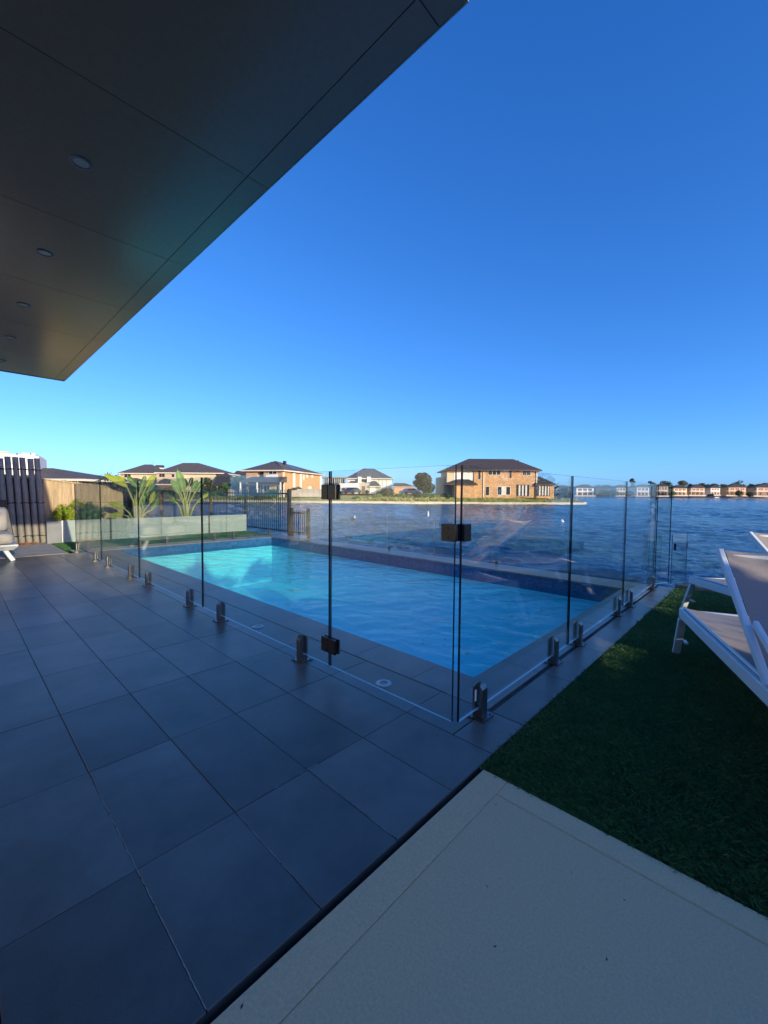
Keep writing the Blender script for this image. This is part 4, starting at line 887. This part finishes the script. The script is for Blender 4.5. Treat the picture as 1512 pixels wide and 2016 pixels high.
# ------------------------------------------------------------------ sun loungers
def lounger():
    root = empty('sun_lounger', (1.869, -.885, 0), math.radians(200.7), 'white framed sun lounger with taupe sling on the turf, nearest to the camera', 'sun lounger', 'sun loungers on the turf')
    W_ = .66; zr = .315; A = M['white_alu']
    for y in (0, W_): MB().bar((0,y,zr),(1.95,y,zr), .028, .064).build('side_rail', A, root, bevel=.004)
    for x in (.0, 1.95): MB().bar((x,.017,zr),(x,W_-.017,zr), .032, .04).build('end_rail', A, root, bevel=.004)
    for x, dx in ((.03,-.12), (1.75,.10)):
        for y in (.0, W_):
            lg = MB().bar((x,y,zr-.038),(x+dx,y,.0), .045, .028, up=(1,0,0)).build('leg', A, root, bevel=.004)
            if x < 1: MB().box(x-.065-.02, x-.065+.05, y+.024 if y == 0 else y-.045, y+.045 if y == 0 else y-.024, .10, .112).build('leg_stop', A, lg)
    def sling(nm, p0, p1, sag, y0=.018, y1=W_-.018, n=10):
        mb = MB(); p0 = Vector(p0); p1 = Vector(p1); nn = Vector((-(p1-p0).z, 0, (p1-p0).x)).normalized()
        if nn.z < 0: nn = -nn
        m_ = 12
        for side in (0, 1):
            for i in range(m_+1):
                for j in range(n+1):
                    t = i/m_; v = j/n; q = p0+(p1-p0)*t - nn*(sag*(1-(2*v-1)**2)*(.6+.4*math.sin(math.pi*t)) + side*.004)
                    mb.v.append((q.x, y0+(y1-y0)*v, q.z))
        st = (m_+1)*(n+1)
        for s in (0, 1):
            for i in range(m_):
                for j in range(n):
                    a = s*st+i*(n+1)+j; mb.f.append((a, a+1, a+n+2, a+n+1) if s == 0 else (a, a+n+1, a+n+2, a+1)); mb.m.append(0)
        return mb.build(nm, M['sling'], root, True)
    sling('seat_sling', (.02,0,zr+.036), (1.93,0,zr+.036), .035)
    for y in (.012, W_-.012): MB().tube([(.02,y,zr+.041),(1.93,y,zr+.041)], [.008,.008], 8).build('sling_cord', M['trim'], root)
    p, t = (1.27,.345), (.655,.825)
    for y in (.045, W_-.045): MB().bar((p[0],y-.04,p[1]),(t[0],y-.04,t[1]), .026, .038, up=(0,0,1)).build('back_rail', A, root, bevel=.005)
    MB().bar((t[0]+.03,.022,t[1]-.024),(t[0]+.03,W_-.102,t[1]-.024), .022, .022).build('back_top_rail', A, root, bevel=.004)
    sling('back_sling', (p[0],0,p[1]+.012), (t[0]+.02,0,t[1]+.005), .025, .022, W_-.102)
    for y in (.002, W_-.05): MB().bar((1.06,y+.024,.55),(1.50,y+.024,.36), .02, .034).build('support_arm', A, root, bevel=.004)
    MB().bar((1.50,.02,.355),(1.50,W_-.02,.355), .024, .024).build('support_bar', A, root, bevel=.003)
    return root
L1 = lounger()
L2 = copy_tree(L1); L2.location = (3.29, -.76, 0); L2.rotation_euler = (0, 0, math.radians(220)); L2['label'] = 'second white framed sun lounger, farther off towards the timber edging and the lake'
# ------------------------------------------------------------------ planter plants
def shrub(x, y, z0, z1, w_, m, n, label, seed, ls=.035):
    g = random.Random(seed); root = empty('garden_shrub', (x, y, z0), label=label, cat='shrub', group='clipped shrubs in the planter'); h_ = z1-z0; cs = []; rs = []; st = MB()
    for i in range(9):
        r = w_*g.uniform(.17,.27); c = (g.uniform(-.5,.5)*(w_-1.6*r), g.uniform(-.4,.4)*.35, r*.7+g.random()*(h_-1.7*r)); cs.append(c); rs.append((r,r,r)); st.tube([(c[0]*.2,c[1]*.2,-.05),(c[0]*.5,c[1]*.5,c[2]*.5),c], [.009,.007,.004], 5)
    st.build('stem', M['bark'], root); V, Q = leaf_cloud(cs, rs, n, ls, seed, .75, .2); npmesh('foliage', V, Q, m, parent=root)
a = on_y(130, 1023, 10.0); shrub(a.x, 10.05, .42, .95, .60, M['leaf_y'], 1500, 'bright yellow green shrub in the left end of the planter', 61)
a = on_y(180, 1023, 10.0); shrub(a.x, 10.05, .42, .93, .62, M['leaf_g'], 1500, 'darker green shrub behind the first glass panel of the planter', 62)
def paddle(mb, base, start, tip, width, droop=.1, seed=0, mi=0):
    """stem base->start, folded paddle blade start->tip"""
    g = random.Random(seed); base = Vector(base); start = Vector(start); tip = Vector(tip)
    mid = (base+start)/2 + Vector((0, 0, (start-base).length*.06)) - (start-base).cross(Vector((0,1,0))).normalized()*(start-base).length*.06*(1 if start.x < base.x else -1)
    mb['s'].tube([base, mid, start, start+(tip-start)*.5+Vector((0,0,.0)), tip], [.022,.018,.013,.008,.003], 6)
    n = 9; ax = (tip-start); L_ = ax.length; d = ax.normalized(); side = d.cross(Vector((g.uniform(-.3,.3),-1,g.uniform(-.1,.4)))).normalized(); nn = side.cross(d).normalized()
    vs = []
    for i in range(n+1):
        t = i/n; wv = width*.5*(math.sin(math.pi*min(1, t*.93+.05))**.55)*(1 if i < n else .08)
        c = start+ax*t - Vector((0,0,1))*droop*L_*t*t*.5
        for k, s in enumerate((-1,-.5,0,.5,1)):
            e = g.uniform(-.04,.04)*width
            vs.append(tuple(c+side*wv*s + nn*(abs(s)*wv*.45+e)))
    fs = []
    for i in range(n):
        for k in range(4):
            a_ = i*5+k; fs.append((a_, a_+1, a_+6, a_+5))
    mb['b'].add(vs, fs, mi)
def bop(name, cx, leaves, label, mats, fan=0):
    root = empty(name, (cx, 10.1, .42), label=label, cat='plant'); l = root.location
    for i, (b, s, t, wd, m, yo) in enumerate(leaves):
        mb = {'s': MB(), 'b': MB()}; Y = 10.1+yo
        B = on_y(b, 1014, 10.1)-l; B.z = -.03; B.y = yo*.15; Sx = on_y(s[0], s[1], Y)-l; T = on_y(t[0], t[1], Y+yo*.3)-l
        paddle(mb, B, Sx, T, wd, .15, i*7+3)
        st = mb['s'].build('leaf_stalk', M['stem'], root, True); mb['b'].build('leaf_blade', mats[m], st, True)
lm = {'y': M['leaf_y'], 'g': M['leaf_g'], 'p': M['leaf_p'], 'd': M['leaf_d']}
a = on_y(265, 1015, 10.1)
bop('bird_of_paradise_plant', a.x, [
    (266,(250,958),(204,930),.15,'y',0), (267,(244,952),(226,936),.17,'y',.12), (262,(244,1001),(213,988),.15,'y',-.1), (258,(242,1013),(214,1014),.12,'y',-.2),
    (270,(272,960),(250,935),.14,'g',.1), (271,(276,965),(286,934),.13,'g',.15), (272,(288,958),(305,932),.14,'y',.1), (273,(290,968),(301,945),.15,'g',.25), (270,(270,972),(262,946),.15,'g',.3),
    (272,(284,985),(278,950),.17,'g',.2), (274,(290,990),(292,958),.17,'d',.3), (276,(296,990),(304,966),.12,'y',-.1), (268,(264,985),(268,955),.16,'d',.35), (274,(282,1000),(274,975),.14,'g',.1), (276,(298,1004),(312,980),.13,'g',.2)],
    'tall plant with yellow green paddle leaves in the planter, left one', lm)
a = on_y(365, 1015, 10.1)
bop('bird_of_paradise_plant', a.x, [
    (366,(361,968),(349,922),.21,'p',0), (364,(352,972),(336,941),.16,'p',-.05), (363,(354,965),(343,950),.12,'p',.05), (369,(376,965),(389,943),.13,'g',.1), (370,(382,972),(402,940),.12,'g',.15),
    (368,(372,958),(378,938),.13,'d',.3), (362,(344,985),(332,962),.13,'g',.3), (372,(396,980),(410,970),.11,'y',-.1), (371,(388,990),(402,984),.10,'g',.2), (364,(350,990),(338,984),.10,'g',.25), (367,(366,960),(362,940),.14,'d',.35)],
    'tall plant with one broad pale paddle leaf in the planter, right one', lm)
def palm(px, py, Y, L_, n, label, seed):
    p = on_y(px, py, Y); g = random.Random(seed); root = empty('fan_palm', (p.x, Y, p.z), label=label, cat='palm')
    for k in range(n):
        a_ = 6.28*k/n+g.uniform(-.2,.2); el = g.uniform(.2,1.0); mb = MB(); pts = []
        for i in range(8): t = i/7; pts.append(Vector((math.cos(a_)*L_*t*math.cos(el*.6), math.sin(a_)*L_*t*math.cos(el*.6), L_*(math.sin(el)*t-.55*t*t))))
        mb.tube(pts, [.008*(1-.8*i/7) for i in range(8)], 4)
        for i in range(1, 8):
            d = (pts[i]-pts[i-1]).normalized(); s = d.cross(Vector((0,0,1))).normalized()
            for sg in (-1, 1):
                for q in (0, .5):
                    c = pts[i-1].lerp(pts[i], q); e = c+s*sg*L_*.24*(1-i/9)+d*L_*.10-Vector((0,0,L_*.05)); mb.add([c-d*.006, c+d*.01, e], [(0,1,2)])
        mb.build('frond', M['leaf_p'] if k % 2 else M['leaf_g'], root)
    MB().tube([(0,0,-.5),(0,0,.0)], [.05,.04], 8).build('trunk', M['bark'], root)
palm(316, 968, 11.0, .42, 14, 'small feathery palm between the two paddle leaved plants', 1); palm(415, 975, 10.9, .48, 14, 'small feathery palm right of the pale paddle leaf', 2)
# dark shrubs and treetops behind the paling fence
for i, (px, py, w_, h_, lb) in enumerate(((125,945,.5,.35,'yellow green treetop over the fence, nearest the bamboo'), (150,947,.5,.3,'yellow green treetop over the middle of the fence'), (190,950,.8,.35,'yellow green treetop over the right end of the fence'))):
    p = on_y(px, py, 14); root = empty('garden_tree', (p.x, 14, p.z-1.4), label=lb, cat='tree'); V, Q = leaf_cloud([(0,0,1.2),(-.3,0,1.15),(.3,0,1.15)], [(w_*.5,w_*.5,h_*.6)]*3, 700, .045, 90+i, shell=.3); npmesh('crown', V, Q, M['leaf_y'], parent=root); MB().tube([(0,0,-.2),(0,0,1.1)], [.05,.03], 6).build('trunk', M['bark'], root)
for i, (px, py, w_, lb) in enumerate(((252,985,.7,'dark shrub behind the left paddle leaved plant'), (235,955,.9,'dark leafy treetop behind the fence end'), (268,1000,.6,'dense dark shrub low beside the fence end'))):
    p = on_y(px, py, 11.8); root = empty('garden_shrub', (p.x, 11.8, -.1), label=lb, cat='shrub'); V, Q = leaf_cloud([(0,0,p.z*.5),(.1,0,p.z*.8),(-.15,.1,p.z)], [(w_*.5,w_*.4,p.z*.35)]*3, 1300, .05, 95+i, shell=.2); npmesh('foliage', V, Q, M['leaf_d'], parent=root); MB().tube([(0,0,-.1),(0,0,p.z*.8)], [.05,.02], 6).build('stem', M['bark'], root)
# ------------------------------------------------------------------ the house: soffit, wall
hs_ = empty('house_eave', (-2, 2.8, 0), label='deep dark panelled eave of the house with recessed downlights, over the deck', cat='roof overhang'); l = hs_.location
zs = 2.70; ex, ix = -.390, -.510
yj = [-.558, -.445, .649, 1.741, 2.833, 3.930, 5.022, 6.175]
for a, b in zip(yj[:-1], yj[1:]):
    g_ = .002
    MB().box(ix+g_-l.x, ex-.004-l.x, a+g_-l.y, b-g_-l.y, zs, zs+.004).build('soffit_panel', M['soffit'], hs_)
    MB().box(-3.2-l.x, ix-g_-l.x, a+g_-l.y, b-g_-l.y, zs, zs+.004).build('soffit_panel', M['soffit'], hs_)
MB().box(-6-l.x, ex-.006-l.x, -.552-l.y, 6.169-l.y, zs+.0045, zs+.30).build('roof', M['black'], hs_)
MB().box(ex-.0035-l.x, ex-l.x, -.558-l.y, 6.175-l.y, zs-.003, zs+.30).build('edge_trim', M['trim'], hs_)
MB().box(-6-l.x, ex-.004-l.x, 6.172-l.y, 6.20-l.y, zs-.004, zs+.30).build('fascia', M['black'], hs_)
for k, y in enumerate((.07, 1.157, 2.26, 3.38, 4.478, 5.58)):
    d = empty('downlight', (-1.102-l.x, y-l.y, zs)); d.parent = hs_
    r = MB(); n = 24; vs = []
    for rad, z in ((.047,-.0005),(.045,-.005),(.034,-.006),(.031,.0)): vs += [(rad*math.cos(6.2832*q/n), rad*math.sin(6.2832*q/n), z) for q in range(n)]
    r.add(vs, [(j*n+q, (j+1)*n+q, (j+1)*n+(q+1) % n, j*n+(q+1) % n) for j in range(3) for q in range(n)]); r.build('trim', M['greyw'], d, True)
    MB().tube([(0,0,-.003),(0,0,-.001)], [.034,.034], 20).build('lens', M['trim'], d)
root = empty('house_wall', (-3.4, 2, 0), label='white rendered house walls left of the deck, one added unseen to bounce sunlight, open to the covered terrace under the eave', cat='wall')
MB().box(-.2, .2, -8, -2.6, -.2, 2.698).build('wall', M['render'], root); MB().box(-.2, .2, -2.598, 4.15, 2.5, 2.697).build('lintel', M['darkrender'], root)
MB().box(-.19, .19, 4.16, 4.35, -.2, 2.695).build('wall', M['render'], root)
MB().box(-6.6, -.6, 4.7, 4.9, -.2, 5.4).build('wall', M['render'], root); MB().box(-6.8, -6.61, -8, 4.9, -.2, 2.9).build('wall', M['render'], root)  # tall unseen white wall added to bounce warm sunlight onto deck and eave
for k in range(3):
    f = MB().box(-6.60, -6.54, -6+k*2.2, -5.94+k*2.2, 0, 2.4).box(-6.60, -6.54, -4.06+k*2.2, -4.0+k*2.2, 0, 2.4).box(-6.6, -6.54, -5.939+k*2.2, -4.061+k*2.2, 2.32, 2.4).build('door_frame', M['black'], root)
    MB().box(-6.59, -6.56, -5.939+k*2.2, -4.061+k*2.2, .0, 2.319).build('pane', M['pane'], f)
tag(MB().box(-10.2, -6.001, -8, 6.7, -.3, -.004).build('terrace_floor', M['concrete']), 'pale floor of the covered terrace left of the deck', kind='structure')
h = empty('added_house', (6, -24, 0), label='plain rendered house added out of view behind the hedge to block sky reflected in the glass', cat='house')  # unseen house added to keep bright sky out of the glass reflections
MB().box(-20, 16, -6, 0, -.2, 3.4).build('wall', M['pale'], h); mb = MB(); mb.add([(-20.5,-6.5,3.402),(16.5,-6.5,3.402),(16.5,.5,3.402),(-20.5,.5,3.402),(-17,-3,4.7),(13,-3,4.7)], [(0,3,2,1),(0,1,5,4),(2,3,4,5),(1,2,5),(3,0,4)]); mb.build('roof', M['roof'], h)
for k in range(7): MB().box(-18+k*4.8, -16.2+k*4.8, .002, .06, 1.0, 2.4).build('window', M['pane'], h)
# ------------------------------------------------------------------ unseen boundary behind the camera, placed and shaped to shade the deck
root = empty('shading_hedge', (0, -7.2, 0), label='tall unseen evergreen hedge behind the camera, with gaps shaped to let sun streaks through', cat='hedge')
def hedge():
    g = np.random.default_rng(12); n = 60000
    X = g.uniform(-9, 10, n); Z = g.uniform(0.0, 1.0, n); Y = g.uniform(-.35, .35, n)
    top = 2.62+.16*np.sin(X*1.9)+.12*np.sin(X*4.3+1)+.09*np.sin(X*9.1); Zz = Z*(top+.0)+g.normal(size=n)*.05
    gapn = np.sin(X*7.3+1)*np.sin(Zz*13+X*2)+.55*np.sin(X*17+2*Zz)
    slit = (np.sin(X*17+1.5*np.sin(Zz*5)) > -.3) & (np.sin(Zz*21+X*5) > -.6)
    blob = gapn > -.15
    kill = ((X > 1.45) & (X < 3.7) & (Zz > 1.38) & (Zz < 1.60) & (np.sin(X*21+2*np.sin(X*3)) > .0)) | ((X > .9) & (X < 4.2) & (Zz > 1.62) & (Zz < 2.2) & (blob | slit & (Zz < 1.75)))  # gaps cut where sun streaks should reach the turf and loungers
    P = np.stack([X, Y, Zz], -1)[~kill]; n = len(P)
    a = g.normal(size=(n,3)); a /= np.linalg.norm(a, axis=1)[:,None]; b = np.cross(a, g.normal(size=(n,3))); b /= np.linalg.norm(b, axis=1)[:,None]; s = g.uniform(.05,.09,n)[:,None]; s[(P[:,0] > .9) & (P[:,0] < 4.2) & (P[:,2] > 1.25) & (P[:,2] < 2.25)] *= .36
    V = np.stack([P-a*s, P-b*s*.55, P+a*s, P+b*s*.55], 1).reshape(-1,3); npmesh('foliage', V, np.arange(n*4).reshape(n,4), M['hedge'], parent=root)
    MB().box(-9, .9, .5, .56, 0, 2.3).build('paling', M['paling'], root); MB().box(.901, 4.2, .5, .56, 0, 1.33).build('paling', M['paling'], root); MB().box(4.201, 10, .5, .56, 0, 2.1).build('paling', M['paling'], root)  # unseen panels added to stop sun leaking through the hedge, lower under the gaps
hedge()
V, Q = leaf_cloud([(8+i*7.5, -34+(i % 3)*2, 2.2) for i in range(9)], [(6,4,4.4)]*9, 9000, .5, 99, shell=.3); tag(npmesh('added_wood', V, Q, M['hedge']), 'unseen belt of trees added behind the camera to block sky reflected in the glass', kind='stuff')  # unseen tree belt added against bright sky mirrored in the right-hand glass
make_tree('added_dapple_tree', (-3.2, -11.5, 0), 6.0, 4.6, M['hedge'], 1500, .11, 77, 'loose unseen tree added behind the hedge to dapple the sun', clumps=12, trunk=.45)  # unseen crown added to break the sun into dapples on sofa and deck
for i, o in enumerate(o for o in bpy.data.objects if o.name.startswith('artificial_turf')): pass
g = random.Random(21); mb = MB()
for k in range(26):
    x, y = g.uniform(-1.9, -.12), g.uniform(-1.6, -.52); r = g.uniform(.0012, .0035); a = g.uniform(0, 6.28)
    mb.add([(x+r*math.cos(a+t)*(1.8 if t in (0, 3.14) else .8), y+r*math.sin(a+t)*(1.8 if t in (0, 3.14) else .8), .0008+.0012*(t > 2)) for t in (0, 1.57, 3.14, 4.71)], [(0,1,2,3)])
tag(mb.build('grit', M['bark']), 'small specks of dirt and leaf scraps lying on the stone landing', kind='stuff')
p = CZ/-ray(204, 1296).z*ray(204, 1296); p = Vector((CX, CY, 0))+Vector((p.x, p.y, .001))
mb = MB(); mb.add([(-.013,0,0),(-.004,.007,.003),(.007,.006,.006),(.015,.001,.004),(.006,-.006,.002),(-.005,-.006,.001)], [(0,1,2,3,4,5)]); o = mb.build('fallen_leaf', M['stem']); o.location = p; o.rotation_euler = (.1,.1,.7)
tag(o, 'tiny pale fallen leaf lying alone on the dark tiles, left of the fence', 'leaf')
bpy.context.view_layer.update()
